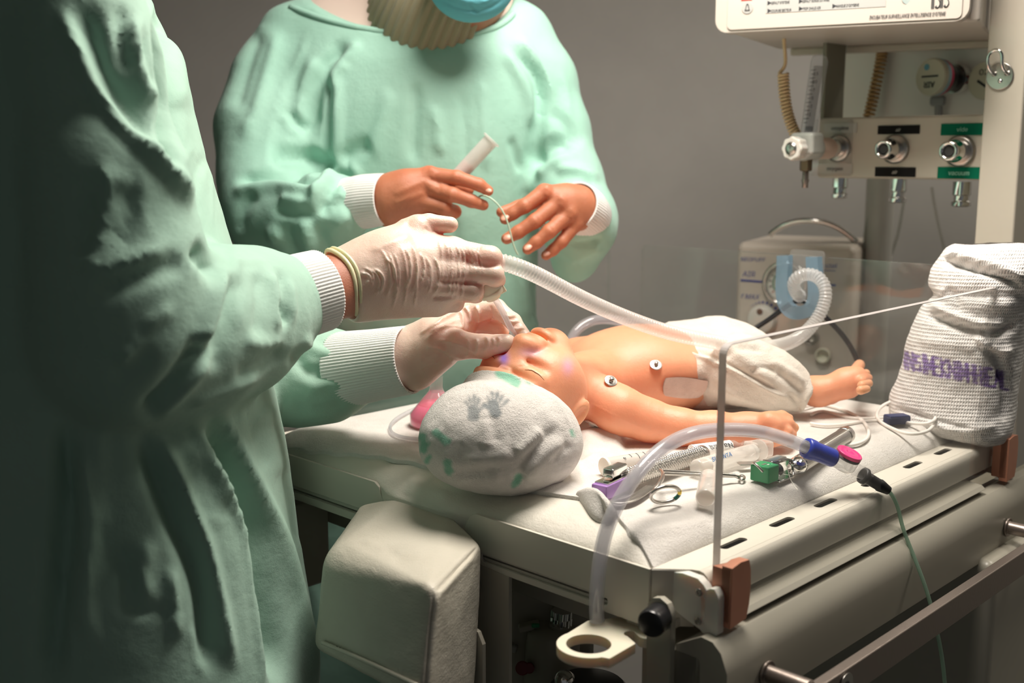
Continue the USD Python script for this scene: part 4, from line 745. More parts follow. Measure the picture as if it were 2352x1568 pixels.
# cap
K = SDF(); K.ell(hp(-.012, 0, -.004), HR, hr(.073, .063, .066), .01)
for x, y, Y, r in ((1100, 968, 1.022, 90), (1054, 1012, 1.004, 94), (1130, 1016, 1.000, 107), (1200, 1016, 1.004, 107), (1246, 1012, 1.02, 86)):
    K.cone(*[q for q in (jp(x, y, Y, r)[0], jp(x, y, Y, r)[0] + np.array([0, .002, 0]))], jp(x, y, Y, r)[1], None, .028)
cc_, rr_ = hp(-.012, 0, -.004), hr(.073, .063, .066); hits = []
for q in ((1106, 849), (1134, 849), (1188, 863), (1232, 882), (1264, 908), (1286, 936), (1306, 965)):
    d = ray(*q); o = HR @ (CAM - cc_) / rr_; d2 = HR @ d / rr_; A_, B_, C_ = d2 @ d2, 2 * o @ d2, o @ o - 1; ds = B_ * B_ - 4 * A_ * C_; t = (-B_ - math.sqrt(max(ds, 0))) / 2 / A_; hits.append(HR @ (CAM + d * t - HH))
hits = np.array(hits); pc = np.linalg.lstsq(np.c_[np.ones(len(hits)), hits[:, 1:]], hits[:, 0], rcond=None)[0]
def capcut(p): h = (p - HH) @ HR.T; return h[:, 0] - (pc[0] + pc[1] * h[:, 1] + pc[2] * h[:, 2]) - np.clip(-h[:, 2] - .02, 0, 1) * .4
K.cut(capcut, .003); kv, kf = K.mesh(.0016)
kv = kv + vnormals(kv, kf) * (.0012 * fbm(kv, 90, 31)[:, None] + .004 * fbm(kv, 26, 33)[:, None])
kv, kf = folds(kv, kf, [([(1132, 950), (1136, 985), (1140, 1020)], 12, -.0012), ([(1112, 960), (1116, 1000), (1114, 1030)], 14, .0015), ([(1000, 1050), (1050, 1062), (1100, 1058), (1160, 1042), (1185, 1030)], 20, .0022), ([(1030, 1092), (1100, 1098), (1160, 1088)], 16, .0025), ([(1040, 1078), (1100, 1084), (1150, 1072)], 12, -.0022), 
    ([(1178, 1096), (1205, 1060), (1232, 1030), (1260, 1000), (1302, 985)], 12, -.0026), ([(1200, 1104), (1230, 1070), (1262, 1035), (1300, 1008)], 17, .0030), ([(1185, 1045), (1215, 1015), (1245, 985)], 14, .0034), ([(1180, 1112), (1195, 1095), (1205, 1085)], 9, -.003), ([(1268, 1064), (1290, 1040), (1308, 1015)], 11, -.0022), ([(1240, 930), (1270, 970), (1290, 1000)], 16, .0015),
    ([(1106, 851), (1188, 866), (1234, 886), (1268, 912), (1290, 940), (1312, 985), (1318, 1010)], 4, .0012)])
kq = proj(kv); kt = np.ones_like(kv); fz = fbm(kv, 150, 40)
def blot(shape, col, k=.85, soft=3.5):
    d = np.full(len(kq), 1e9)
    for pts, r in shape:
        pts = np.atleast_2d(pts); d = np.minimum(d, (segdist(kq, pts)[0] if len(pts) > 1 else np.linalg.norm(kq - pts[0], axis=1)) - r)
    m = (k * np.clip(.5 - (d + 11 * fz) / soft / 2, 0, 1))[:, None]; kt[:] = kt * (1 - m) + m * np.asarray(col)
hc = (.24, .30, .34); gc = (.22, .72, .52)
blot([([(1087, 940), (1088, 956)], 13), ([(1080, 938), (1070, 922)], 3.5), ([(1084, 936), (1077, 912)], 3.5), ([(1089, 936), (1089, 910)], 3.5), ([(1094, 938), (1099, 916)], 3.5), ([(1096, 948), (1108, 934)], 3.5)], hc, .75)
blot([([(1134, 930), (1136, 944)], 15), ([(1128, 926), (1120, 910)], 4), ([(1132, 924), (1130, 903)], 4), ([(1138, 924), (1143, 902)], 4), ([(1143, 928), (1154, 908)], 4), ([(1145, 936), (1166, 920)], 4), ([(1126, 940), (1113, 930)], 4)], hc, .85)
for sh in ([([(1150, 858), (1168, 868), (1186, 878)], 11)], [([(1000, 994), (1012, 1002), (1026, 1012)], 9)], [([(970, 1002), (976, 1020), (972, 1032)], 9)], [([(1028, 1064), (1032, 1082)], 10)], [([(1192, 1094), (1182, 1112)], 8)], [([(1208, 877), (1216, 881)], 4)], [([(1312, 990), (1316, 1000)], 4)], [([(985, 1050), (980, 1060)], 5)]): blot(sh, gc)
doll.part('cap', smoothmesh((kv, kf), 10), M_terrycap, True, tint=kt, label='grey white terry cap printed with grey hand prints and green blots')
# gauze, diaper and trousers
Q = SDF(); Q.ell(be * .25 + pv * .75, B3, (.050, .0665, .0475), .02); Q.ell(pv, B3, (.055, .063, .045), .02)
tv, tf = Q.mesh(.0022); doll.part('diaper', folds(tv + vnormals(tv, tf) * (.0025 * fbm(tv, 60, 50))[:, None], tf, [([(1560, 850), (1600, 870), (1640, 860)], 6, -.002), ([(1580, 930), (1600, 905), (1630, 895)], 4, -.0018), ([(1570, 905), (1590, 885), (1620, 880)], 5, .0018)]), M_gauze, True, label='pinkish white paper diaper edge')
T = SDF()
T.ell(pv + BL * .012 + BZ * .008, B3, (.058, .068, .049), .02)
T.chain([(pv + BL * .035 - BW * .020 + BZ * .004, .056), dz(1700, 850, 1.074, 72), dz(1775, 872, 1.064, 62), dz(1842, 900, 1.051, 46)], .02)
T.chain([(pv + BL * .02 + BW * .03 + BZ * .008, .050), dz(1640, 795, 1.084, 56), dz(1720, 822, 1.074, 52), dz(1790, 850, 1.058, 40)], .02)
cutn = dz(1872, 899, 1.050, 1)[0] - dz(1800, 885, 1.058, 1)[0]; cutn /= np.linalg.norm(cutn); cp_ = dz(1852, 903, 1.051, 1)[0]
T.cut(lambda p: (p - cp_) @ cutn, .004)
T.ell(be * .55 + pv * .45, B3, (.062, .0655, .0505), .02)
wa, wb_, wc = (onto(q, r=6)[0] for q in ((1500, 777), (1566, 828), (1602, 874))); wn = np.cross(wb_ - wa, wc - wa); wn /= np.linalg.norm(wn); wn = wn if wn @ BL > 0 else -wn
T.cut(lambda p: (wb_ - p) @ wn, .003)
tv, tf = T.mesh(.0022); tv = tv + vnormals(tv, tf) * (.004 * fbm(tv, 30, 61) + .002 * fbm(tv, 80, 63))[:, None]
tro = folds(tv, tf, [([(1545, 795), (1610, 820), (1680, 848), (1760, 892), (1830, 915)], 4, .0035), ([(1570, 800), (1640, 822), (1720, 862), (1800, 902)], 5, -.003), ([(1600, 770), (1680, 800), (1730, 840), (1790, 880)], 12, .004), ([(1650, 830), (1700, 800), (1760, 810)], 10, -.004), ([(1780, 850), (1805, 870), (1850, 905)], 8, -.004), ([(1760, 830), (1800, 845), (1850, 885)], 9, .004), ([(1720, 855), (1760, 845), (1785, 860)], 6, -.003), ([(1838, 945), (1850, 920), (1868, 888)], 5, .003, 'full'), ([(1640, 880), (1720, 920), (1800, 945)], 9, .003), ([(1810, 905), (1830, 925), (1835, 950)], 5, -.003)])
doll.part('trousers', tro, M_pants, True, label='white cotton trousers pulled over the legs')
# square of gauze taped on the hip
gp = [[(1541, 868), (1565, 866), (1590, 868), (1612, 876)], [(1533, 892), (1560, 892), (1590, 895), (1616, 900)], [(1532, 912), (1556, 914), (1585, 916), (1610, 914)]]
tt_ = cKDTree(dv)
def skinat(q, off): p, n = onto(q, np.vstack([dv, tv]), np.vstack([dn, vnormals(tv, tf)]), 12); return p + n * off
GQ = np.array([[skinat(q, .0035) for q in r] for r in gp]); GQ = np.array([spline(r, 14) for r in GQ]); GQ = np.stack([spline(GQ[:, k], 12) for k in range(14)], 1)
gm = grid(GQ); gn = vnormals(*gm); a = arr(gm)
doll.part('gauze', cat((a[0] + gn * .0012, a[1]), (a[0] - gn * .0012, a[1][:, ::-1])), M_gauze, True, label='square of gauze taped on the hip')
# ---------------------------------------------------------------- breathing hose, connector and tube
bh = Thing('breathing_hose', 'clear corrugated breathing hose from the gloved hand over the doll to the blue hook', 'hose', P(1480, 745, 1.22))
hp_ = spline([P(*q) for q in ((1120, 596, 1.075), (1158, 603, 1.07), (1200, 617, 1.08), (1250, 640, 1.10), (1320, 677, 1.13), (1400, 714, 1.17), (1480, 745, 1.205), (1560, 769, 1.235), (1640, 785, 1.258), (1720, 798, 1.29), (1790, 793, 1.335), (1850, 763, 1.385), (1886, 715, 1.395), (1896, 668, 1.40), (1880, 638, 1.41), (1850, 630, 1.42), (1826, 644, 1.43), (1826, 666, 1.44), (1838, 680, 1.452))], 1500)
hp_ = resample(hp_, 1150); L_ = np.linalg.norm(np.diff(hp_, axis=0), axis=1).sum()
bh.part('corrugated_hose', sweep(hp_, .0079, 22, rad=(1 + .075 * np.cos(np.linspace(0, L_ / .0043 * 2 * np.pi, 1150)))[:, None] * np.ones((1, 22)), caps=False), M_corr, True)
M_ivory = pm('ivory_plastic', (0.82, 0.74, 0.60), .4, subsurface_weight=.2, subsurface_scale=.004)
a = P(1128, 672, 1.075); ax = P(1150, 720, 1.082) - P(1118, 650, 1.07); ax /= np.linalg.norm(ax)
bh.part('connector', lathe([(0, -.018), (.011, -.018), (.0115, -.004), (.0125, -.003), (.0125, .001), (.009, .0015), (.0075, .006), (0, .006)], a, ax, 28), M_ivory, True, label='ivory tube connector below the gloved hand')
bh.part('connector_tab', rboxat(P(1148, 668, 1.074), (.012, .003, .007), P(1160, 660, 1.074) - P(1140, 672, 1.074), (0, 1, 0), .001), M_ivory)
bh.part('breathing_tube', tube([a + ax * .004, P(1150, 708, 1.083), P(1165, 738, 1.09), P(1182, 770, 1.097), P(1192, 786, 1.10)], .0030, 12), M_hose, True, label='thin milky tube leading into the mouth of the doll')
# blue hook on the end panel, black tube through it
M_lblue = clear('light_blue_plastic', (0.72, 0.84, 0.92), haze=.45, hazec=(0.42, 0.58, 0.70), rough=.15)
c = PPL(1846, 680, bed(.640, 0), BL); F = frame(c, -BW, BZ)
def onF(x, y): q = PPL(x, y, c, BL) - c; return (float(q @ F[:3, 0]), float(q[2]))
U = sg.LineString(spline(np.array([onF(x, y) for x, y in ((1813, 585), (1811, 640), (1814, 690), (1828, 711), (1848, 716), (1870, 709), (1883, 688), (1884, 640), (1880, 588))]), 60)).buffer(.0085, cap_style='flat')
hook = Thing('hose_hook', 'light blue U-shaped plastic hook over the clear end panel, holding the corrugated hose', 'hook', c)
F2 = F.copy(); F2[:3, 3] = c - BL * .006
hook.part('hook', prism(U, F2, .012), M_lblue, 40)
hook.part('back_plate', prism(rrect(.050, .075, .006, *onF(1848, 640)), frame(c + BL * .006, -BW, BZ), .003), M_clear)
bt = Thing('black_tube', 'black tube hanging from the blue hook down to the foot of the doll', 'tube', P(1910, 740, 1.45))
bt.part('tube', tube([P(1706, 778, 1.475), P(1722, 762, 1.48), P(1762, 736, 1.48), P(1800, 708, 1.475), P(1836, 690, 1.468), P(1870, 706, 1.455), P(1910, 742, 1.445), P(1946, 784, 1.44), P(1970, 830, 1.432), P(1982, 872, 1.42)], .0034, 12, 90), M_black, True)
# ---------------------------------------------------------------- resuscitator box on its shelf
u = np.array([math.cos(math.radians(27)), -math.sin(math.radians(27)), 0]); n_ = np.array([u[1], -u[0], 0])
fo = P(1830, 700, 1.74)
def onM(x, y): return PPL(x, y, fo, n_)
M_case = pm('warm_white_case', (0.60, 0.53, 0.46), .45, noise=(8, (0.63, 0.56, 0.49), .3, .7))
tl_, tr2 = onM(1692, 553), onM(1966, 566); w_ = np.linalg.norm((tr2 - tl_)[:2]); ztop = (tl_[2] + tr2[2]) / 2
cen = (tl_ + tr2) / 2; cen[2] = (ztop + .80) / 2
neo = Thing('resuscitator', 'white infant resuscitator box with pressure gauge, knob and chrome carrying handle', 'resuscitator', (cen[0], cen[1], .80))
neo.part('case', rboxat(cen - n_ * .0945 - n_ * 0, (w_, .19, ztop - .80), u, -n_, .012), M_case)
neo.part('side_rail', rboxat(cen - n_ * .12 + u * (w_ / 2 + .004), (.012, .05, ztop - .82), u, -n_, .004), M_case)
hpnt = [onM(1746, 545) - n_ * .06, onM(1770, 527) - n_ * .06, onM(1800, 515) - n_ * .06, onM(1835, 511) - n_ * .06, onM(1880, 517) - n_ * .06, onM(1918, 535) - n_ * .06, onM(1950, 562) - n_ * .06]
neo.part('handle', tube(hpnt, .0048, 14, 50), M_chrome, True, label='arched chrome handle')
gp_ = onM(1806, 650)
neo.part('gauge_bezel', lathe([(.033, 0), (.036, .004), (.036, .010), (.034, .013), (.030, .013), (.0285, .009), (.0285, 0)], gp_, n_, 48), M_chrome, True)
neo.part('gauge_dial', cyl(gp_, gp_ + n_ * .006, .0288, 48), M_white)
an = np.linspace(.75 * np.pi, 2.25 * np.pi, 40); arc = np.array([gp_ + n_ * .0065 + u * math.cos(a_) * -.019 + BZ * math.sin(a_ - np.pi / 2 * 0) * .019 for a_ in np.linspace(-.2 * np.pi, .9 * np.pi, 30)])
neo.part('gauge_scale', sweep(arc, .0009, 6), pm('green_print', (0.05, 0.30, 0.16), .6))
for k, a_ in enumerate(np.linspace(-.2 * np.pi, 1.15 * np.pi, 12)):
    o_ = gp_ + n_ * .0065 - u * math.cos(a_) * .0235 + BZ * math.sin(a_) * .0235
    neo.part('gauge_mark', rboxat(o_, (.0045, .0014, .0008), -u * math.cos(a_) + BZ * math.sin(a_), n_ * 0 + u * math.sin(a_) + BZ * math.cos(a_), .0002, 2), pm('red_print', (0.45, 0.05, 0.05), .6) if k == 0 else (stage.GetPrimAtPath('/World/Looks/red_print').GetPath().pathString if k > 7 else M_print))
kp = onM(1752, 733)
neo.part('knob', lathe([(0, 0), (.024, 0), (.024, .004), (.021, .014), (.019, .016), (0, .0165)], kp, n_, 40), M_white, True, label='large white flow knob')
neo.part('knob_notch', cyl(onM(1751, 713) + n_ * .0135, onM(1751, 713) + n_ * .0172, .005, 16), pm('brown_mark', (0.16, 0.07, 0.04), .6))
neo.part('outlet', lathe([(0, 0), (.012, 0), (.012, .010), (.009, .011), (.009, .004), (0, .004)], onM(1892, 815), n_, 28), M_ivory, True)
neo.part('outlet', lathe([(0, 0), (.011, 0), (.011, .012), (.008, .013), (.008, .004), (0, .004)], onM(1866, 775), n_, 28), M_steel, True)
for (x0, x1, y0, y1) in ((1701, 1764, 643, 648), (1893, 1920, 654, 655)):
    a, b = onM(x0, y0), onM(x1, y1); neo.part('blue_line', rboxat((a + b) / 2 + n_ * .0008, (np.linalg.norm(b - a), .0032, .001), b - a, BZ, .0002, 2), M_bprint)
for x, y, r in ((1725, 702, 1), (1730.5, 699.5, 1.4), (1737, 696.5, 1.9), (1744, 694.5, 2.3), (1752.5, 693.8, 2.8), (1762, 695.5, 3.3), (1772, 700, 3.9), (1782, 707.5, 4.6)):
    neo.part('scale_dot', cyl(onM(x, y), onM(x, y) + n_ * .0014, r * .00068, 16), M_bprint)
for s_, x, y, h_, sh in (('NEOPUFF', 1730, 600, .0062, .2), ('AIR', 1720, 635, .0085, .15), ('f MAX', 1724, 686, .0075, .35), ('Postel', 1900, 615, .0075, .1)):
    neo.part('lettering', text(s_, h_, onM(x, y) + n_ * .0006, u, BZ, .0004, shear=sh), M_bprint)
neo.part('underline', rboxat(onM(1903, 621) + n_ * .0008, (.022, .0012, .0005), u, BZ, .0001, 2), M_bprint)
sh_ = Thing('equipment_shelf', 'grey shelf on a post carrying the white resuscitator box', 'shelf', (cen[0], cen[1], 0))
sh_.part('shelf_plate', rboxat((cen[0], cen[1] + .06, .79), (.30, .26, .02), u, -n_, .004), M_enamel2); sh_.part('shelf_post', cyl((cen[0] + .05, cen[1] + .09, 0), (cen[0] + .05, cen[1] + .09, .78), .025), M_enamel2); sh_.part('shelf_base', rboxat((cen[0] + .05, cen[1] + .09, .02), (.3, .3, .036), u, -n_, .01), M_enamel2)
# ---------------------------------------------------------------- draped waffle towel
def waffle():
    n = {'uv': ('uvmap', {'attribute': 'st'}), 'at': ('attribute', {'attribute': 'tint'}), 's': ('separate_xyz', {}), 'p': ('principled_bsdf', {'roughness': .95, 'sheen_weight': .2, 'specular_ior_level': .2}), 'b': ('bump', {'distance': .0006, 'strength': 1.0}), 'nz': ('noise_texture', {'scale': 700.0, 'detail': 4.0}), 'g': ('geometry', {}), 'b2': ('bump', {'distance': .0008, 'strength': 1.0}), 'mul': ('math', {'math_type': 'maximum'})}
    l = [('uv.UV', 's.vector'), ('at.color', 'p.base_color'), ('g.position', 'nz.vector'), ('nz.fac', 'b2.height'), ('b2.normal', 'p.normal'), ('b.normal', 'b2.normal'), ('mul.value', 'b.height')]
    for k, ax in enumerate('xy'):
        n['m' + ax] = ('math', {'math_type': 'multiply', 'value2': 1.0}); n['n' + ax] = ('math', {'math_type': 'sine'}); l += [('s.' + ax, 'm%s.value1' % ax), ('m%s.value' % ax, 'n%s.value1' % ax), ('n%s.value' % ax, 'mul.value%d' % (k + 1))]
    return usdkit.material(stage, '/World/Looks/waffle_towel', n, l, surface='p.BSDF')
M_waf = waffle()
rows = [(556, 2196, 2420, 1.300, 1.245, .020), (563, 2180, 2425, 1.298, 1.235, .034), (590, 2160, 2425, 1.298, 1.225, .044), (620, 2142, 2420, 1.298, 1.222, .050), (650, 2140, 2405, 1.298, 1.222, .050), (672, 2150, 2385, 1.298, 1.224, .046), (700, 2126, 2366, 1.30, 1.226, .048), (740, 2106, 2356, 1.30, 1.226, .052), (800, 2086, 2346, 1.302, 1.226, .054), (860, 2066, 2340, 1.303, 1.224, .052), (910, 2048, 2334, 1.302, 1.220, .050), (945, 2050, 2326, 1.298, 1.214, .048), (972, 2086, 2318, 1.286, 1.208, .042), (990, 2140, 2300, 1.27, 1.205, .030), (996, 2190, 2270, 1.255, 1.21, .012)]
nu = 260; an = np.linspace(0, 2 * np.pi, nu, endpoint=False); R_ = []
for y, xl, xr, Yl, Yr, d in rows:
    ym = y + (0 if y < 900 else 0); a, b = P(xl, ym + (4 if y > 650 else -6) * 0, Yl), P(xr, ym + (28 if y > 700 else 14) * (y - 556) / 440, Yr); c_ = (a + b) / 2; h_ = (b - a) / 2; pn = np.cross(h_, BZ); pn[2] = 0; pn /= np.linalg.norm(pn)
    R_.append(c_ + np.cos(an)[:, None] * h_ + (np.sign(np.sin(an)) * np.abs(np.sin(an)) ** .8)[:, None] * pn * d)
R_ = np.array(R_); tt = np.r_[0, np.cumsum([np.linalg.norm(R_[i + 1].mean(0) - R_[i].mean(0)) + 1e-3 for i in range(len(R_) - 1)])]
TV = PchipInterpolator(tt, R_, axis=0)(np.linspace(0, tt[-1], 230))
tv0, tf0 = grid(TV.transpose(1, 0, 2), closed_u=True); tf0 = arr((tv0, tf0))[1]
if (vnormals(tv0, tf0)[np.argmin(tv0[:, 1])] @ np.array([0, -1, 0])) < 0: tf0 = tf0[:, ::-1]
cv_ = np.stack([(an / (2 * np.pi) * .62)[:, None] * np.ones((1, 230)), np.ones((nu, 1)) * np.linspace(0, tt[-1], 230)], -1).reshape(-1, 2)
tv0 = tv0 + vnormals(tv0, tf0) * (.010 * fbm(tv0, 17, 71) + .003 * fbm(tv0, 50, 73))[:, None]
tv0, tf0 = folds(tv0, tf0, [([(2160, 592), (2210, 606), (2280, 628), (2352, 660)], 5, -.010, 'step'), ([(2165, 580), (2230, 598), (2300, 618), (2360, 640)], 9, .009), ([(2146, 655), (2200, 688), (2270, 700), (2345, 690)], 18, .006), ([(2110, 715), (2180, 742), (2250, 762), (2300, 760), (2350, 725)], 10, -.010), ([(2130, 700), (2200, 728), (2260, 745), (2310, 738)], 9, .006), ([(2260, 790), (2290, 830), (2310, 880)], 12, -.009), ([(2240, 760), (2275, 800), (2330, 800)], 10, .006), ([(2050, 935), (2100, 950), (2180, 975), (2250, 985)], 6, -.004), ([(2120, 960), (2200, 985), (2300, 975)], 10, .004), ([(2300, 850), (2310, 920), (2300, 970)], 12, -.006), ([(2170, 660), (2200, 690), (2190, 720)], 10, -.004), ([(2100, 780), (2180, 790), (2260, 800)], 14, .003)])
tq = proj(tv0); tc = np.ones_like(tv0) * np.array([.80, .775, .75]); pz = fbm(tv0, 300, 81)
# the purple woven lettering, worn and hard to read
GL = {'I': [[(0.3, 0), (0.3, 1)]], 'N': [[(0, 1), (0, 0), (.8, 1), (.8, 0)]], 'S': [[(.7, .1), (.1, .1), (.1, .5), (.7, .5), (.7, .9), (.1, .9)]], 'M': [[(0, 1), (0, 0), (.45, .7), (.9, 0), (.9, 1)]], 'E': [[(.7, 0), (0, 0), (0, 1), (.7, 1)], [(0, .5), (.6, .5)]], 'K': [[(0, 0), (0, 1)], [(.7, 0), (0, .5), (.7, 1)]], 'H': [[(0, 0), (0, 1)], [(.7, 0), (.7, 1)], [(0, .5), (.7, .5)]], 'A': [[(0, 1), (.4, 0), (.8, 1)], [(.2, .6), (.6, .6)]], 'L': [[(0, 0), (0, 1), (.7, 1)]]}
o_, e1_, hh_ = np.array([2074., 806.]), np.array([244., 50.]), np.array([3., 40.]); wd_ = np.r_[0, np.cumsum([.5 if ch_ == 'I' else 1.0 for ch_ in 'INSIMEKNIMHHIEAL'])]
for ch_, s0, s1 in zip('INSIMEKNIMHHIEAL', wd_[:-1] / wd_[-1], wd_[1:] / wd_[-1]):
    for st in GL[ch_]:
        pts = np.array([o_ + e1_ * (s0 + (s1 - s0) * px_ * .95) + hh_ * py_ for px_, py_ in st]); dd = segdist(tq, pts)[0] + 6 * pz
        m = (np.clip((4.6 - dd) / 2.5, 0, 1) * .9 * (vnormals(tv0, tf0)[:, 1] < .15))[:, None]; tc = tc * (1 - m) + m * np.array([.17, .09, .34])
tw = numbered('/World', 'waffle_towel'); b_ = tv0.mean(0); b_[2] = tv0[:, 2].min()
mt_ = put(tw, (tv0, tf0), M_waf, True, uv=cv_ * (2 * np.pi / .0043), tint=tc, base=b_); mt_.AddTranslateOp().Set(Gf.Vec3d(*map(float, b_)))
tag(mt_.GetPrim(), label='white waffle towel with purple woven letters, bundled upright at the foot of the bed', category='towel')
# ---------------------------------------------------------------- suction hose, valve and green line
sh = Thing('suction_hose', 'milky suction hose arching over the bed, with blue coupling, pink-capped valve and black tip', 'hose', P(1380, 1400, .82))
hpath = spline([P(*q) for q in ((1372, 1426, .862), (1370, 1380, .862), (1374, 1320, .861), (1388, 1235, .862), (1420, 1155, .870), (1470, 1080, .888), (1530, 1024, .912), (1590, 996, .935), (1650, 987, .960), (1720, 988, .98), (1790, 1003, 1.00), (1850, 1026, 1.012), (1880, 1037, 1.018))], 140)
sh.part('hose', shell(hpath, .0062, .0046, 24), M_hose, True, label='milky soft hose')
pA, pB = P(1850, 1027, 1.012), P(1914, 1052, 1.022); d_ = (pB - pA) / np.linalg.norm(pB - pA); Lb = np.linalg.norm(pB - pA)
sh.part('coupling', lathe([(.0066, 0), (.0092, .0005), (.0098, .003), (.0096, .009), (.0088, .0125), (.0088, Lb - .002), (.0084, Lb), (0, Lb)], pA, d_, 36), M_blue, True, label='dark blue rubber coupling')
vC = P(1944, 1054, 1.030); up_ = BZ * .86 - FW * .22 + RT * .35; up_ /= np.linalg.norm(up_)
v0 = P(1916, 1054, 1.022); v1 = P(1990, 1092, 1.034)
sh.part('valve_body', cat(lathe([(.0068, 0), (.0072, .004), (.0045, .012), (.0045, .02)], v0, v1 - v0, 28), lathe([(0, -.0075), (.0105, -.007), (.0118, -.004), (.0122, .006)], vC - up_ * .003, up_, 36), lathe([(.0062, 0), (.0066, .010), (.0060, .011), (.0060, .020)], P(1962, 1076, 1.030), v1 - v0, 28)), M_clear, True, label='clear valve body')
sh.part('valve_seal', lathe([(0, 0), (.0118, 0), (.0122, .001), (.0122, .003), (0, .003)], vC + up_ * .0015, up_, 40), M_blackrub, True, label='dark seal under the pink cap')
M_mag = pm('magenta_plastic', (0.72, 0.022, 0.20), .3, subsurface_weight=.1, subsurface_scale=.003)
sh.part('valve_cap', lathe([(0, .0022), (.0035, .0024), (.004, .0034), (.0085, .0032), (.0092, .0026), (.0098, .0034), (.0118, .0034), (.0124, .0026), (.0124, .0), (0, 0)], vC + up_ * .0046, up_, 48), M_mag, True, label='bright pink round valve cap')
t0, t1 = P(1980, 1090, 1.033), P(2042, 1127, 1.038); td = (t1 - t0) / np.linalg.norm(t1 - t0); TL = np.linalg.norm(t1 - t0)
sh.part('adapter', lathe([(.0062, 0), (.0080, .0005), (.0082, .0035), (.0066, .0045), (.0058, .007), (.0056, TL * .62), (.0062, TL * .64), (.0060, TL * .7), (.0042, TL * .98), (0, TL)], t0, td, 28), M_blackrub, True, label='black rubber tip')
M_green = clear('green_line_plastic', (0.62, 0.74, 0.66), haze=.5, hazec=(0.36, 0.50, 0.40), rough=.1)
gpth = [P(2036, 1122, 1.037), P(2052, 1142, 1.037), P(2063, 1168, 1.035), P(2072, 1205, 1.030), P(2090, 1255, 1.022), P(2112, 1310, 1.01), P(2134, 1375, 1.0), P(2150, 1440, .992), P(2162, 1500, .988), P(2170, 1568, .984), P(2174, 1640, .98)]
sh.part('drain_line', tube(gpth, .0019, 10, 120), M_green, True, label='thin green-tinted drain line hanging past the rail')
# ---------------------------------------------------------------- ring holder
zr = .946; q_ = lambda x, y: (PZ(x, y, zr) @ np.array([1., 0, 0]), PZ(x, y, zr) @ np.array([0, 1., 0]))
cx_, cy_ = q_(1352, 1478); ro = q_(1352 + 74, 1478)[0] - cx_
body = sg.Point(cx_, cy_).buffer(ro * 1.0, quad_segs=24).union(sg.Polygon([q_(1350, 1425), q_(1290, 1462), q_(1283, 1490), q_(1400, 1512), q_(1462, 1476), q_(1462, 1462), q_(1490, 1445), q_(1492, 1425), q_(1440, 1415)]))
body = body.difference(sg.Point(cx_, cy_).buffer(ro * .70, quad_segs=24)).difference(sg.Point(*q_(1449, 1455)).buffer(.0055)).difference(sg.LineString([q_(1449, 1455), q_(1475, 1478)]).buffer(.0045)).union(sg.LineString([q_(1462, 1435), q_(1484, 1458)]).buffer(.0065))
holder = Thing('ring_holder', 'cream plastic ring holder below the tray corner, carrying the milky hose end', 'holder', (cx_, cy_, zr - .008))
holder.part('ring_plate', prism(body.buffer(-.001).buffer(.001), frame((0, 0, zr - .008), (1, 0, 0), (0, 1, 0)), .008), M_cream, 35)
holder.part('mount', rboxat(np.array([*q_(1470, 1425), zr + .012]), (.02, .016, .03), BL, BW, .003), M_cream)
# ---------------------------------------------------------------- padded vinyl cushion hung at the head end
pv_ = [P(915, 1156, 1.045), P(1030, 1200, .995), P(838, 1172, 1.06), P(880, 1163, 1.06), P(1089, 1262, .945), P(997, 1368, .845), P(985, 1352, .85), P(747, 1278, .960), P(738, 1478, .955), P(742, 1462, .95), P(972, 1600, .830), P(1072, 1600, .925), P(1086, 1400, .94), P(860, 1500, 1.06), P(1000, 1450, 1.0)]
ctr_ = np.mean(pv_, 0); sp_ = []
for i_, p_ in enumerate(pv_):
    r_ = {7: .030, 8: .012, 9: .012}.get(i_, .0055); q_c = p_ + (ctr_ - p_) / np.linalg.norm(ctr_ - p_) * (r_ - .0055) * 1.25; sp_.append(m3.Manifold.sphere(r_, 24 if r_ > .01 else 14).translate(tuple(map(float, q_c))))
pm_ = m3.Manifold.batch_hull(sp_); pv2, pf2 = arr(pm_.refine_to_length(.004)); pv2, pf2 = smoothmesh((pv2, pf2), 25)
pv2 = pv2 + vnormals(pv2, pf2) * (.0022 * fbm(pv2, 24, 91))[:, None]
sm = [([(1092, 1262), (1050, 1307), (996, 1366)], 3.0, -.0020, 'full'), ([(995, 1368), (986, 1450), (975, 1590)], 3.0, -.0020, 'full'), ([(1084, 1256), (1040, 1300), (990, 1354)], 7, .0012), ([(1098, 1270), (1058, 1312), (1004, 1372)], 6, .0010), ([(880, 1240), (900, 1270), (930, 1290)], 10, -.0008), ([(830, 1240), (870, 1255), (910, 1250)], 9, .0008), ([(745, 1480), (820, 1510), (950, 1572)], 6, .0012), ([(745, 1468), (830, 1500), (960, 1560)], 4, -.0010)]
cush = Thing('padded_cushion', 'cream vinyl padded cushion with stitched seams hanging below the head of the bed', 'cushion', P(900, 1600, .95))
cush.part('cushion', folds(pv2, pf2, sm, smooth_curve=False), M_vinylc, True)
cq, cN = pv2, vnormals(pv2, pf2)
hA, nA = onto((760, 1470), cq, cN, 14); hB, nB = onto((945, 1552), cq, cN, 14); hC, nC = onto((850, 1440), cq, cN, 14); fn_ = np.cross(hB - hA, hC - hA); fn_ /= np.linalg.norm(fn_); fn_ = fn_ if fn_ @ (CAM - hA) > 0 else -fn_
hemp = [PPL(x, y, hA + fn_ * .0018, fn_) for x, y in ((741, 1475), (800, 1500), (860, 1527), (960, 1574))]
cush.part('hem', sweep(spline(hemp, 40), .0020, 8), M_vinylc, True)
for k in range(24):
    a, b = (PPL(772 + 168 * t_, 1483 + 78 * t_, hA + fn_ * .0018, fn_) for t_ in ((k + .15) / 24, (k + .62) / 24)); cush.part('stitch', sweep(np.array([a, (a + b) / 2 + fn_ * .0002, b]), .00045, 5), M_print)
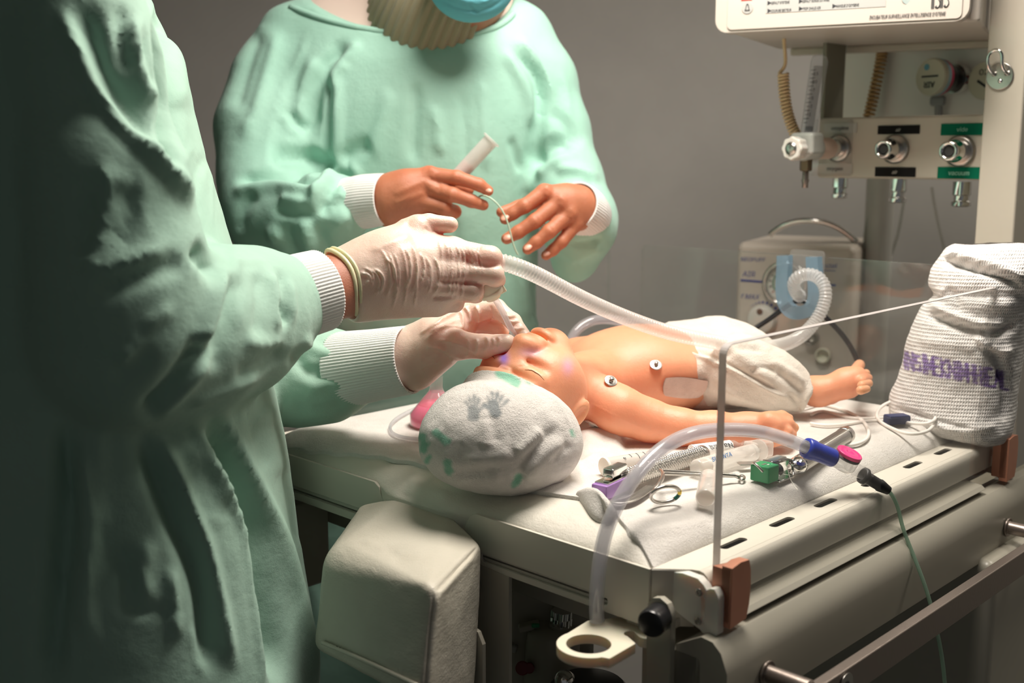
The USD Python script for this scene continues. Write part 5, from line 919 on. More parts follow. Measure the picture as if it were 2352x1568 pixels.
cush.part('hanger', rboxat(P(985, 1190, 1.03) - BZ * .03, (.05, .07, .05), BL, BW, .004), M_vinyl)
# ---------------------------------------------------------------- instruments on the sheet
zb = 1.0215
def OB(x, y, dz=0.0): return PZ(x, y, zb + dz)
def knurl(a, b, r, n=72, amp=.035, per=.0016):
    L = np.linalg.norm(np.asarray(b) - a); m = max(30, int(L / per * 4)); s = np.linspace(0, L, m); an = np.arange(n) * 2 * np.pi / n; k = n // 6
    rad = 1 + amp * np.sign(np.cos(k * an[None] + s[:, None] / per * 3.0)) * .5 + amp * .5 * np.sign(np.cos(k * an[None] - s[:, None] / per * 3.0))
    return sweep(np.asarray(a)[None] + (np.asarray(b) - a)[None] * (s / L)[:, None], r, n, rad=rad)
l1 = Thing('laryngoscope', 'laryngoscope with knurled steel handle and lilac blade block, beside the curled sheet corner', 'laryngoscope', OB(1440, 1110))
r1 = .0083; a, b = OB(1432, 1099, r1 + .004), OB(1606, 1044, r1 + .002); d_ = (b - a) / np.linalg.norm(b - a)
l1.part('handle', knurl(a, b, r1), M_knurl, 25, label='knurled steel handle'); l1.part('handle_cap', lathe([(0, -.001), (r1 * .98, -.001), (r1 * 1.02, .001), (r1 * 1.02, .006), (r1 * .9, .008), (0, .008)], b, d_, 36), M_steel, True)
M_lilac = pm('lilac_plastic', (0.36, 0.20, 0.50), .38, bevel=.0006)
c0 = OB(1376, 1130, .004); ex = OB(1440, 1098, .004) - OB(1376, 1128, .004); ex /= np.linalg.norm(ex); ey = np.cross(BZ, ex)
l1.part('blade_block', rboxat(OB(1378, 1129, .0085) + ex * .020, (.044, .0155, .013), ex, ey, .0012), M_lilac, label='lilac plastic block'); l1.part('block_plate', rboxat(OB(1378, 1129, .0085) + ex * .022 + BZ * .0072, (.040, .0135, .0014), ex, ey, .0004), M_chrome)
l1.part('hinge_hook', cat(rboxat(OB(1378, 1129, .0085) + ex * .026 + BZ * .0135, (.026, .011, .0085), ex, ey, .0016), rboxat(OB(1378, 1129, .0085) + ex * .034 + BZ * .010, (.010, .010, .010), ex, ey, .001)), M_chrome)
l1.part('side_plate', prism(sg.Polygon([(0, 0), (.036, .002), (.044, .010), (.040, .012), (.014, .008), (.003, .005)]), frame(OB(1398, 1122, .005) - ey * .0085, ex, BZ), .0012), M_steel)
l1.part('blade', sweep(spline([OB(1400, 1148, .004), OB(1430, 1152, .004), OB(1462, 1140, .004), OB(1495, 1118, .003)], 30), .0042, 12, ell=(.35, 1.3)), M_steel, True)
l2 = Thing('laryngoscope', 'laryngoscope with smooth grey steel handle and bright green blade block', 'laryngoscope', OB(1800, 1090))
r2 = .0086; a, b = OB(1836, 1066, r2), OB(1938, 1002, r2); d_ = (b - a) / np.linalg.norm(b - a)
l2.part('handle', knurl(a, b, r2, 72, .012, .0012), M_knurl, 25); l2.part('handle_cap', lathe([(0, -.0015), (r2 * .95, -.0015), (r2 * 1.08, 0), (r2 * 1.08, .009), (r2 * .96, .0105), (0, .0105)], b, d_, 40), M_steel, True); l2.part('handle_collar', lathe([(0, 0), (r2 * 1.0, 0), (r2 * 1.0, .006), (r2 * .8, .010), (r2 * .7, .016), (0, .016)], a, -d_, 36), M_chrome, True)
M_grn = pm('green_plastic', (0.008, 0.24, 0.085), .38, bevel=.0006)
gx = OB(1790, 1084) - OB(1760, 1092); gx /= np.linalg.norm(gx); gy = np.cross(BZ, gx)
gc_ = OB(1762, 1087, .0085); gx = (OB(1800, 1078) - OB(1762, 1092)); gx[2] = 0; gx /= np.linalg.norm(gx); gy = np.cross(BZ, gx)
l2.part('blade_block', rboxat(gc_ + gx * .002 + gy * .004, (.018, .020, .0155), gx, gy, .0014), M_grn, label='bright green plastic block')
l2.part('block_mark', rboxat(gc_ + gx * .001 + gy * .004 + BZ * .0079, (.007, .0022, .0005), gx, gy, .0001, 2), M_steel); l2.part('block_mark', rboxat(gc_ + gx * .002 + gy * .0005 + BZ * .0079, (.003, .0015, .0005), gx, gy, .0001, 2), M_white)
l2.part('light_port', cyl(gc_ + gx * .009, gc_ + gx * .020, .006, 20), M_black)
l2.part('hinge_block', cat(rboxat(gc_ + gx * .022 + gy * .006 + BZ * .007, (.026, .011, .0045), gx, gy, .001), rboxat(gc_ + gx * .034 + gy * .002 - BZ * .001, (.002, .018, .018), gx, gy, .0006), rboxat(gc_ + gx * .022 - gy * .0 - BZ * .0085, (.026, .016, .0016), gx, gy, .0005)), M_chrome)
l2.part('blade', cat(rboxat(OB(1718, 1064, .006), (.020, .011, .0014), RT + FW * .2, (0, 1, 0), .0005), tube([gc_ - gx * .006 + gy * .012 + BZ * .008, gc_ - gx * .011 + gy * .006 + BZ * .010, gc_ - gx * .0105 - gy * .002 + BZ * .004], .0012, 8)), M_steel, True)
l2.part('light_wire', tube([P(1808, 1068, 1.0), OB(1815, 1098, .006), OB(1822, 1112, .001), OB(1832, 1124, .0006)], .0004, 6), M_white, True)
# syringes and vial
def marks(t, a, b, r, side, ks, mat, w=.45, h=.0005):
    d = (b - a) / np.linalg.norm(b - a); s = np.asarray(side) - d * (np.asarray(side) @ d); s /= np.linalg.norm(s); q = np.cross(d, s)
    for i, k in enumerate(ks):
        c = a + (b - a) * k; an = np.linspace(-w, w * (1 if i % 2 else .3), 8); t.part('graduation', sweep(np.array([c + (s * math.cos(x_) + q * math.sin(x_)) * r * 1.01 for x_ in an]), h, 5), mat)
s1_ = Thing('syringe', 'clear syringe with black graduations lying behind the knurled laryngoscope handle', 'syringe', OB(1440, 1060))
a, b = OB(1388, 1072, .0085), OB(1520, 1050, .0085); d_ = (b - a) / np.linalg.norm(b - a); sd = BZ * .8 - FW * .5
s1_.part('barrel', shell(np.array([a, a + d_ * .01, b]), .0082, .0074, 28), M_frost, True); s1_.part('plunger_disc', lathe([(0, -.001), (.0086, -.001), (.0092, 0), (.0092, .0018), (.0086, .0028), (0, .0028)], a, d_, 32), M_white, True); s1_.part('plunger', cyl(a + d_ * .004, b - d_ * .02, .0035), M_frost)
marks(s1_, a, b, .0082, sd, (.42, .54, .66, .78, .90), M_print, .5, .0003); s1_.part('numeral', text('4', .004, a + d_ * .022 + sd / np.linalg.norm(sd) * .0084, -d_, np.cross(sd, -d_)), M_print)
s2_ = Thing('syringe', 'frosted syringe with blue handwriting, between the two laryngoscopes', 'syringe', OB(1660, 1060))
a, b = OB(1600, 1076, .0088), OB(1728, 1038, .0088); d_ = (b - a) / np.linalg.norm(b - a); sd = BZ * .35 - FW * .9; sd = sd - d_ * (sd @ d_); sd /= np.linalg.norm(sd)
s2_.part('barrel', lathe([(0, -.001), (.0072, -.001), (.0088, .0015), (.0088, np.linalg.norm(b - a)), (.0030, np.linalg.norm(b - a) + .002), (.0028, np.linalg.norm(b - a) + .012), (0, np.linalg.norm(b - a) + .012)], a, d_, 36), M_frost, True)
s2_.part('handwriting', text('SUFENTA', .0042, a + d_ * .030 + sd * .0090, d_, np.cross(sd, d_), .0002, shear=.25, wide=1.15), pm('blue_ink', (0.03, 0.16, 0.42), .6)); s2_.part('finger_flange', cyl(b + d_ * .010, b + d_ * .0115, .011), M_frost)
s2_.part('stopper', cyl(a + d_ * .012, a + d_ * .016, .0080), M_white)
s3_ = Thing('syringe', 'small clear capped syringe pointing at the viewer, crossing the forceps shaft', 'syringe', OB(1622, 1130))
a, b = OB(1620, 1144, .0085), OB(1628, 1098, .0088); d_ = (b - a) / np.linalg.norm(b - a)
s3_.part('barrel', lathe([(0, -.001), (.0066, -.001), (.0084, .0015), (.0086, np.linalg.norm(b - a)), (.0036, np.linalg.norm(b - a) + .003), (0, np.linalg.norm(b - a) + .004)], a, d_, 36), M_frost, True); s3_.part('stopper', cyl(a + d_ * .002, a + d_ * .006, .0076), M_white)
vl = Thing('ampoule', 'clear plastic ampoule with a white printed label, lying behind the handwritten syringe', 'ampoule', OB(1640, 1030))
a, b = OB(1588, 1038, .0075), OB(1676, 1027, .0075); d_ = (b - a) / np.linalg.norm(b - a); sd = BZ * .72 - FW * .7; sd = sd - d_ * (sd @ d_); sd /= np.linalg.norm(sd)
vl.part('label', lathe([(0, 0), (.0074, 0), (.0074, np.linalg.norm(b - a)), (0, np.linalg.norm(b - a))], a, d_, 36), pm('white_label', (0.82, 0.80, 0.77), .6), 30); e_ = np.linalg.norm(b - a)
vl.part('tip', lathe([(.0074, e_), (.0066, e_ + .006), (.0035, e_ + .011), (.0035, e_ + .017), (.0050, e_ + .018), (.0050, e_ + .022), (0, e_ + .022)], a, d_, 28), M_clear, True)
vl.part('lettering', text('Na', .0058, a + d_ * (e_ - .006) + sd * .0076, -d_, np.cross(sd, -d_), .0002), M_print)
for k, (s_, o2) in enumerate((('10 mL', .0), ('9 g/L', .0032), ('NaCl 0.9', -.0032))):
    vl.part('lettering', text(s_, .0024, a + d_ * (e_ - .024) + sd * .0076 + np.cross(sd, -d_) * o2 * .8 - sd * abs(o2) * .25, -d_, np.cross(sd, -d_), .0002), M_print)
ub = Thing('clear_wrapper', 'clear plastic wrapper end standing behind the green laryngoscope block', 'wrapper', OB(1745, 1035))
ub.part('wrapper', rboxat(OB(1742, 1030, .008), (.028, .016, .016), d_, np.cross(BZ, d_), .003), M_frost)
# forceps
fc = Thing('forceps', 'steel forceps with yellow and green banded finger ring, lying on the sheet', 'forceps', OB(1530, 1145))
an = np.linspace(0, 2 * np.pi, 72, endpoint=False); ring_ = []
for a_ in an:
    x, y = 1526 + 33 * math.cos(a_) + 2, 1135 + 18 * math.sin(a_) - 5 * math.cos(a_); ring_.append(PZ(x, y, zb + .0022 + .011 * (1 - math.sin(a_)) / 2 * 1.6))
ring_ = np.array(ring_); rg_ = lambda i0, i1: ring_[np.arange(i0, i1) % 72]
fc.part('finger_ring', sweep(np.vstack([ring_, ring_[:2]]), .00165, 12, caps=False), M_steel, True)
fc.part('colour_band', sweep(rg_(69, 75), .0018, 12), pm('yellow_band', (0.85, 0.62, 0.05), .35), True, label='yellow band'); fc.part('colour_band', sweep(rg_(75, 83), .0018, 12), pm('dark_green_band', (0.01, 0.10, 0.07), .35), True, label='dark green band')
fc.part('shank', tube([ring_[40], PZ(1510, 1116, zb + .018), PZ(1521, 1098, zb + .020), PZ(1522, 1086, zb + .020), PZ(1516, 1080, zb + .018)], .0017, 12), M_steel, True)
fc.part('shaft', cat(sweep(np.array([PZ(1520, 1082, zb + .018), PZ(1600, 1086, zb + .013), PZ(1688, 1092, zb + .006)]), .0019, 12, ell=(1.0, .7)), sweep(np.array([PZ(1520, 1087, zb + .018), PZ(1600, 1090, zb + .012), PZ(1684, 1093, zb + .005)]), .0016, 12, ell=(1.0, .7))), M_steel, True)
tp = [PZ(1688, 1092, zb + .006), PZ(1697, 1096, zb + .004)]; rr = np.array([PZ(1704 + 6 * math.cos(a_), 1097 + 5 * math.sin(a_), zb + .0025) for a_ in np.linspace(0, 2 * np.pi, 25)])
fc.part('tip_ring', cat(sweep(rr, .0013, 8, caps=False), sweep(np.array(tp), .0017, 10)), M_steel, True)
# cables, clip, flask, far tubes
M_cable = pm('white_cable', (0.78, 0.745, 0.70), .45)
cb = Thing('sensor_cable', 'white sensor cable looping from under the trousers around the smooth laryngoscope handle', 'cable', OB(1950, 960))
cb.part('cable', tube([OB(1842, 934, .004), OB(1862, 931, .003), OB(1886, 929, .002), OB(1927, 938, .002), OB(1972, 959, .002), OB(1994, 986, .002), OB(1988, 1010, .002), OB(1960, 1021, .002), OB(1925, 1024, .002)], .0019, 10, 90), M_cable, True)
cb2 = Thing('sensor_cable', 'white cable running across the sheet and coiled beside the waffle towel', 'cable', OB(2075, 950))
cb2.part('cable', tube([OB(1862, 953, .002), OB(1900, 946, .002), OB(1944, 958, .002), OB(2013, 960, .002), OB(2082, 953, .005), OB(2127, 951, .008), OB(2146, 958, .006), OB(2143, 978, .003), OB(2124, 992, .002), OB(2090, 996, .002), OB(2050, 984, .002), OB(2022, 968, .003), OB(2014, 950, .006), OB(2030, 930, .012), OB(2075, 916, .016), OB(2117, 918, .014), OB(2140, 940, .010), OB(2146, 964, .009), OB(2130, 972, .006), OB(2080, 970, .003), OB(2010, 966, .002), OB(1930, 975, .002), OB(1862, 972, .002)], .0019, 10, 260), M_cable, True)
M_navy = pm('navy_clip', (0.02, 0.03, 0.10), .5)
cl = Thing('cable_clip', 'dark blue clip lying under the cable coil by the towel', 'clip', OB(2060, 960)); cx2 = OB(2085, 955) - OB(2035, 958)
cl.part('clip_body', rboxat(OB(2060, 962, .006), (.026, .016, .010), cx2, np.cross(BZ, cx2), .002), M_navy); cl.part('clip_jaw', rboxat(OB(2060, 955, .012), (.024, .012, .003), cx2, np.cross(BZ, cx2), .001), M_navy)
fb = PZ(1003, 980, 1.019); fk = Thing('flask', 'small clear flask of pink liquid beside the cap of the doll', 'flask', fb); s_ = mpp(fb)
pr_ = [(0, .001), (.027, .001), (.030, .004), (.030, .016), (.0085, .041), (.0073, .045), (.0073, .057), (.0080, .058)]
fk.part('glass', lathe(pr_, fb, BZ, 40), M_clear, True); fk.part('liquid', lathe([(0, .002), (.0262, .002), (.0290, .005), (.0290, .0155), (.0190, .0280), (0, .0280)], fb, BZ, 40), pm('pink_liquid', (0.86, 0.16, 0.30), .25, subsurface_weight=.3, subsurface_scale=.01), True, label='pink liquid'); fk.part('shoulder_film', lathe([(.0205, .0262), (.0085, .0405)], fb, BZ, 40), clear('pink_film', (.97, .72, .78), haze=.25, hazec=(.9, .55, .62)), True)
ct = Thing('thin_tube', 'thin clear tube curling on the sheet beside the pink flask', 'tube', OB(910, 985))
ct.part('tube', tube([OB(975, 930, .0022), OB(945, 942, .0022), OB(910, 962, .0022), OB(896, 982, .0022), OB(908, 998, .0022), OB(940, 1006, .0022), OB(985, 1010, .0022)], .0020, 10, 60), M_hose, True)
fh = Thing('clear_hose', 'milky clear hose arching behind the shoulder of the doll', 'hose', P(1330, 745, 1.45))
fh.part('hose', shell(spline([P(1300, 850, 1.42), P(1303, 812, 1.43), P(1314, 775, 1.44), P(1338, 747, 1.45), P(1380, 733, 1.46), P(1430, 738, 1.47), P(1490, 752, 1.48), P(1560, 790, 1.48)], 70), .0066, .0054, 18), M_hose, True)
# ---------------------------------------------------------------- the warmer's column: post, gas panel, monitor
M_panelp = pm('panel_cream', (0.52, 0.48, 0.40), .42, noise=(7, (0.55, 0.51, 0.43), .3, .7), bevel=.0008)
M_monw = pm('monitor_white', (0.55, 0.50, 0.44), .42, bevel=.0012)
post = Thing('column_post', 'cream square post of the warmer column beside the waffle towel', 'post', (P(2290, 500, 1.43)[0], P(2290, 500, 1.43)[1], 0))
pe = P(2256, 280, 1.42); pc_ = pe - BW * .024 + BL * .03
post.part('post', rboxat((pc_[0], pc_[1], 1.0), (.06, .048, 1.9), BL, BW, .003), M_panelp)
post.part('post_base', rboxat((pc_[0] + .03, pc_[1] + .03, .06), (.30, .30, .08), BL, BW, .02), M_enamel2)
ln = -BL
hk = Thing('hook_plate', 'round chrome plate with a loop hook screwed to the cream post', 'hook', P(2298, 180, 1.40))
hc_ = PPL(2298, 175, pe, BL); hk.part('plate', lathe([(0, 0), (.0155, 0), (.0165, .001), (.0165, .002), (.0155, .0028), (0, .0028)], hc_, ln, 40), M_steel, True)
on = lambda x, y, d: PPL(x, y, pe + ln * d, BL)
hk.part('loop', tube([on(2285, 172, .003), on(2276, 164, .008), on(2270, 148, .012), on(2273, 124, .014), on(2287, 115, .014), on(2300, 122, .014), on(2302, 148, .012), on(2308, 163, .008), on(2316, 170, .003)], .0022, 12, 60), M_chrome, True)
for x, y, r in ((2284, 172, .0022), (2313, 170, .0022), (2299, 186, .0030)): hk.part('screw', lathe([(0, .004), (r * .4, .0038), (r, .0028), (r, .002), (0, .002)], on(x, y, 0), ln, 16), M_chrome if r > .0025 else M_dark, True)
# gas panel
go = P(1880, 340, 1.60)
G = lambda x, y, d=0.0: PPL(x, y, go + ln * d, BL)
ux = -BW
gas = Thing('gas_outlet_unit', 'cream gas outlet panel with oxygen, air and vacuum sockets', 'gas panel', G(2060, 410))
A_, B_ = G(1878, 340), G(2300, 345); zt_, zl_ = G(1890, 271)[2], G(1880, 408)[2]
gas.part('panel', rboxat((A_ + B_) / 2 * np.array([1, 1, 0]) + BZ * (zt_ + zl_) / 2 + BL * .02, (.04, np.linalg.norm((B_ - A_)[:2]), zt_ - zl_), BL, BW, .004), M_panelp)
gas.part('clear_plate', prism(rrect(.062, zt_ - zl_ - .004, .006), frame(G(1910, 342, .0005) * np.array([1, 1, 0]) + BZ * (zt_ + zl_) / 2, ux, BZ), .002), M_clear)
M_plateg = pm('pale_label', (0.50, 0.49, 0.45), .5); M_platek = pm('black_label', (0.012, 0.012, 0.012), .75, specular_ior_level=.15); M_plateG = pm('green_label', (0.0, 0.15, 0.08), .75, specular_ior_level=.15); M_wprint = pm('white_print', (0.62, 0.60, 0.55), .6); M_gprint = pm('mint_print', (0.30, 0.62, 0.48), .6)
for (x, y, w, h, pmat, s, tm, bold, shear) in ((1930, 294, 76, 22, M_plateg, 'oxygène', M_print, True, .1), (1918, 387, 78, 24, M_plateg, 'oxygen', M_print, True, .1), (2064, 298, 96, 20, M_platek, 'air', M_wprint, False, .3), (2056, 395, 93, 22, M_platek, 'air', M_wprint, False, .3), (2211, 297, 100, 27, M_plateG, 'vide', M_gprint, False, .1), (2203, 397, 100, 27, M_plateG, 'vacuum', M_gprint, True, .1)):
    c = G(x, y, .0005); W_ = np.linalg.norm(G(x + w / 2, y) - G(x - w / 2, y)); H_ = G(x, y - h / 2)[2] - G(x, y + h / 2)[2]
    gas.part('label_plate', prism(rrect(W_, H_, .0006), frame(c, ux, BZ), .0008), pmat); gas.part('lettering', text(s, H_ * .36, c - BZ * H_ * .18 + ln * .0008, ux, BZ, .0004, bold=bold, shear=shear), tm)
for x, y, r in ((1926, 341, 31), (2057, 343, 33), (2206, 347, 36)):
    c = G(x, y); m_ = mpp(c) * r
    gas.part('outlet_ring', lathe([(m_ * .45, .0), (m_, 0), (m_, .004), (m_ * .8, .006), (m_ * .45, .006)], c, ln, 40), M_steel, True)
    gas.part('outlet_nozzle', lathe([(m_ * .62, .004), (m_ * .62, .014), (m_ * .72, .016), (m_ * .72, .022), (m_ * .64, .030), (m_ * .64, .036), (m_ * .56, .038), (m_ * .40, .038), (m_ * .36, .034), (m_ * .24, .034), (m_ * .2, .028), (0, .028)], c, ln, 40), M_chrome, True, label='chrome quick-connect nozzle')
    gas.part('nozzle_bore', cyl(c + ln * .0338, c + ln * .0345, m_ * .30, 20), M_dark)
for x, y0, y1, w in ((1930, 408, 456, 19), (2064, 416, 466, 20), (2210, 424, 475, 22)):
    t_, b_ = G(x, y0, -.018), G(x, y1, -.018); r = mpp(t_) * w; h_ = t_[2] - b_[2]
    gas.part('pipe_nipple', lathe([(0, -.004), (r * .95, -.004), (r * .95, h_ * .45), (r * .8, h_ * .5), (r * .8, h_ * .72), (r, h_ * .78), (r, h_ * .95), (r * .7, h_), (0, h_)], t_, -BZ, 12), M_chrome, 30)
# flow meter
fm = Thing('flow_meter', 'oxygen flow meter with clear tapered tube and white knob, plugged into the oxygen socket', 'flow meter', G(1860, 340, .06))
M_fmb = pm('pale_grey_plastic', (0.48, 0.50, 0.46), .4); M_fmp = pm('peach_plastic', (0.66, 0.50, 0.40), .4)
c = G(1926, 341); q0, q1, q2, q3 = c + ln * .030, c + ln * .058, c + ln * .085, c + ln * .118
dirf = (P(1822, 341, 1.50) - q0); dirf /= np.linalg.norm(dirf); F_ = lambda s: q0 + dirf * s; tot = np.linalg.norm(P(1822, 341, 1.50) - q0)
fm.part('coupling', cyl(F_(-.004), F_(tot * .38), .0145, 28), M_fmp); fm.part('body', cat(lathe([(0, 0), (.015, 0), (.0165, .004), (.0165, tot * .36), (.014, tot * .42), (0, tot * .42)], F_(tot * .36), dirf, 32), rboxat(F_(tot * .62) + BZ * .006, (.03, .03, .036), dirf, BZ, .005)), M_fmb, True)
fm.part('knob', sweep(np.array([F_(tot * t_) for t_ in (.86, .87, 1.04, 1.06)]), [.012, .015, .015, .0135], 64, rad=(1 + .05 * np.cos(8 * np.arange(64) * 2 * np.pi / 64))[None] * np.ones((4, 1))), M_white, 35, label='white fluted knob'); fm.part('knob_centre', lathe([(0, 0), (.0085, 0), (.0085, .001), (.006, .0015), (.006, .003), (0, .003)], F_(tot * 1.06), dirf, 24), M_steel, True)
b0 = F_(tot * .60) + BZ * .016; tp_ = P(1884, 128, 1.545)
ta = (tp_ - b0) / np.linalg.norm(tp_ - b0); Lt = np.linalg.norm(tp_ - b0)
fm.part('tube', lathe([(.0105, 0), (.0112, Lt * .5), (.0115, Lt * .93), (.0095, Lt * .98), (.004, Lt * 1.0), (0, Lt * 1.0)], b0, ta, 32), clear('meter_tube', (.95, .96, .97), haze=.16, hazec=(.75, .77, .8), rough=.08), True); fm.part('inner_tube', lathe([(.0055, 0), (.0062, Lt * .86), (0, Lt * .88)], b0, ta, 24), clear('smoky_tube', (.80, .80, .80), haze=.2, hazec=(.5, .5, .5)), True)
sd = ln - ta * (ln @ ta); sd /= np.linalg.norm(sd); qx = np.cross(ta, sd)
for k in range(14): fm.part('graduation', rboxat(b0 + ta * Lt * (.14 + .05 * k) + sd * .0114, (.008 if k % 2 else .005, .0007, .0004), qx, ta, .0001, 2), M_print)
for k, s_ in enumerate(('15', '10', '7', '5', '3', '1')): fm.part('numeral', text(s_, .0042, b0 + ta * Lt * (.72 - .1 * k) + sd * .0114 + qx * .005, qx, ta, .0003), M_print)
fm.part('float', cyl(b0 + ta * .008, b0 + ta * .013, .0052), M_dark)
n0 = F_(tot * .62) - BZ * .012; fm.part('nut', cyl(n0, n0 - BZ * .018, .0085, 6), pm('bronze', (0.20, 0.15, 0.10), .4, .8)); fm.part('outlet', lathe([(0, 0), (.0042, 0), (.0042, .010), (.0052, .012), (.0040, .016), (.0040, .022), (0, .022)], n0 - BZ * .018, -BZ, 20), M_rail, True)
# coiled cords
M_coil = pm('ivory_coil', (0.70, 0.52, 0.30), .42); M_coil2 = pm('tan_coil', (0.42, 0.25, 0.10), .45)
def coil(path, turns, R, r, m=900):
    p = spline(path, m); t, A, B = frames(p, up=(1, .3, 0)); a = np.linspace(0, turns * 2 * np.pi, m)[:, None]; return sweep(p + (A * np.cos(a) + B * np.sin(a)) * R, r, 8)
cc1 = Thing('coiled_cord', 'ivory coiled cord hanging left of the flow meter', 'cord', P(1805, 260, 1.55))
cc1.part('coil', coil([P(1799, 170, 1.55), P(1801, 205, 1.55), P(1806, 245, 1.55), P(1816, 282, 1.55), P(1829, 312, 1.55)], 19, .0062, .0019), M_coil, True); cc1.part('lead', tube([P(1801, 86, 1.55), P(1802, 110, 1.55), P(1804, 140, 1.55), P(1800, 156, 1.55), P(1792, 166, 1.55), P(1794, 172, 1.545)], .0024, 10), M_coil, True)
cc2 = Thing('coiled_cord', 'tan coiled cord hanging in the recess above the gas panel', 'cord', P(2005, 260, 1.70))
cc2.part('coil', coil([P(2026, 112, 1.70), P(2024, 135, 1.70), P(2014, 185, 1.70), P(2003, 235, 1.70), P(1990, 290, 1.70)], 20, .0066, .0021), M_coil2, True); cc2.part('lead', tube([P(2024, 70, 1.70), P(2030, 98, 1.70), P(2020, 112, 1.70), P(2032, 118, 1.70)], .0028, 8), M_coil2, True)
# recess behind
rc = Thing('column_recess', 'grey back plate of the column recess above the gas panel', 'panel', G(2090, 260, -.2))
M_back = pm('recess_plate', (0.78, 0.77, 0.72), .4)
rb = BL * .17
def Gb(x, y): return PPL(x, y, go + rb, BL)
a, b = Gb(1928, 200), Gb(2300, 200)
rc.part('back_plate', rboxat((a + b) / 2 * np.array([1, 1, 0]) + BZ * ((Gb(2000, 60)[2] + Gb(2000, 310)[2]) / 2), (.006, np.linalg.norm((b - a)[:2]), Gb(2000, 60)[2] - Gb(2000, 310)[2]), BL, BW, .002), M_back)
c = G(1889, 190, -.005); rc.part('side_plate', rboxat(c + BL * .030, (.055, .006, .125), BL, BW, .001), pm('olive_plate', (0.22, 0.21, 0.16), .5))
rc.part('column', cyl((Gb(1990, 400) + BL * .05) * np.array([1, 1, 0]), (Gb(1990, 400) + BL * .05) * np.array([1, 1, 0]) + BZ * 1.7, .022, 32), pm('light_grey_paint', (0.46, 0.45, 0.42), .45))
# regulators in the recess
M_disc = pm('cream_disc', (0.55, 0.53, 0.42), .5)
def regulator(name, label, c, ax, r, full):
    t = Thing('gas_regulator', label, 'regulator', c); ax = np.asarray(ax, float); ax /= np.linalg.norm(ax)
    t.part('face', lathe([(0, 0), (r * .94, 0), (r, -.002), (r, -.008), (0, -.008)], c, ax, 40), M_disc, 30)
    t.part('ring', lathe([(0, -.008), (r, -.008), (r, -.014), (0, -.014)], c, ax, 40), pm('pale_blue_ring' + name, (0.28, 0.44, 0.50), .45), 30, label='pale blue ring'); t.part('ring', lathe([(0, -.014), (r * .99, -.014), (r * .97, -.020), (0, -.020)], c, ax, 40), pm('red_ring' + name, (0.42, 0.02, 0.07), .45), 30, label='red ring')
    t.part('body', lathe([(0, -.020), (r * .94, -.020), (r * .8, -.034), (r * .7, -.036), (r * .7, -.052), (r * .5, -.056), (0, -.056)], c, ax, 36), M_black, 30); t.part('collar', lathe([(0, -.050), (r * .8, -.050), (r * .8, -.060), (0, -.060)], c, ax, 36), M_chrome, 30)
    x_ = np.cross(BZ, ax); x_ /= np.linalg.norm(x_); y_ = np.cross(ax, x_)
    if full:
        t.part('lettering', text('AIR', r * .30, c + ax * .0003 - y_ * r * .28 , -x_, -y_, .0004, bold=True), M_print); t.part('print_line', rboxat(c + ax * .0004 + y_ * r * .02, (r * 1.1, r * .10, .0004), x_, y_ * 1 + x_ * .1, .0001, 2), M_print); t.part('blue_dot', cyl(c + y_ * r * .52 - x_ * r * .25, c + y_ * r * .52 - x_ * r * .25 + ax * .0005, r * .17, 20), pm('cyan_print', (0.12, 0.32, 0.42), .5))
    else:
        t.part('lettering', text('O2', r * .30, c + ax * .0003 + y_ * r * .30, x_, y_, .0004), M_print); t.part('print_line', rboxat(c + ax * .0004 - y_ * r * .2, (r * .8, r * .14, .0004), x_ - y_ * .6, y_, .0001, 2), M_print)
    return t
regulator('a', 'upside-down air regulator with cream face, pale blue and red rings', P(2136, 176, 1.60), (-.88, -.52, .02), .0255, True)
regulator('b', 'oxygen regulator with cream face, half hidden by the cream post', P(2258, 185, 1.58), (-.88, -.52, .02), .0255, False)
rk = Thing('regulator_bracket', 'chrome bracket and dark block above the regulators', 'bracket', P(2200, 115, 1.66))
cA = P(2196, 118, 1.67); rk.part('bracket', rboxat(cA, (.062, .03, .022), -BW, BL, .002), M_chrome); rk.part('block', rboxat(cA - BL * .016 - BW * .004, (.040, .004, .020), -BW, BL, .001), M_black); rk.part('arm', rboxat(P(2215, 148, 1.67), (.06, .012, .012), -BW, BL, .002), M_chrome); rk.part('bar', rboxat(P(2190, 205, 1.69), (.09, .016, .016), -BW, BL, .003), M_chrome)
vv = Thing('shut_off_valve', 'small grey plastic valve below the air regulator', 'valve', P(2155, 240, 1.64)); M_gv = pm('grey_valve', (0.30, 0.31, 0.31), .4)
vv.part('wing', rboxat(P(2154, 232, 1.64), (.022, .01, .014), -BW, BL, .004), M_gv); vv.part('stem', cyl(P(2156, 240, 1.64), P(2156, 290, 1.64), .0055), M_gv)
# monitor
zm = 1.472
m0, m1, m2 = PZ(1642, 77, zm), PZ(2225, 48, zm), PZ(1900, 107, zm)
mx = (m1 - m0) / np.linalg.norm(m1 - m0); my = np.cross(BZ, mx); mw = np.linalg.norm(m1 - m0); md = max(.12, (m2 - m0) @ my)
mon = Thing('warmer_monitor', 'white warmer control unit with printed alarm panel, fixed above the gas panel', 'monitor', (m0 + m1) / 2 + my * md / 2)
MF = lambda x, y, d=0.0: PPL(x, y, m0 - my * d, my)
mon.part('case', rboxat(m0 + mx * (mw / 2 + .012) + my * (md / 2 + .022) + BZ * .131, (mw - .004, md, .26), mx, my, .004), M_monw)
bz = rrect(mw, .27, .016, mw / 2, .135); mon.part('bezel', prism(bz, frame(m0 + my * .024, mx, BZ), .024), M_monw, 40)
pw_ = (MF(1668, 40) - m0) @ mx
mon.part('front_sheet', prism(rrect(mw - pw_ - .010, .262, .006, (mw + pw_) / 2 - .003, .1345), frame(m0 - my * .0003, mx, BZ), .0012), pm('front_print_sheet', (0.56, 0.505, 0.45), .5))
c = MF(1685, 60); zz = c[2] - zm
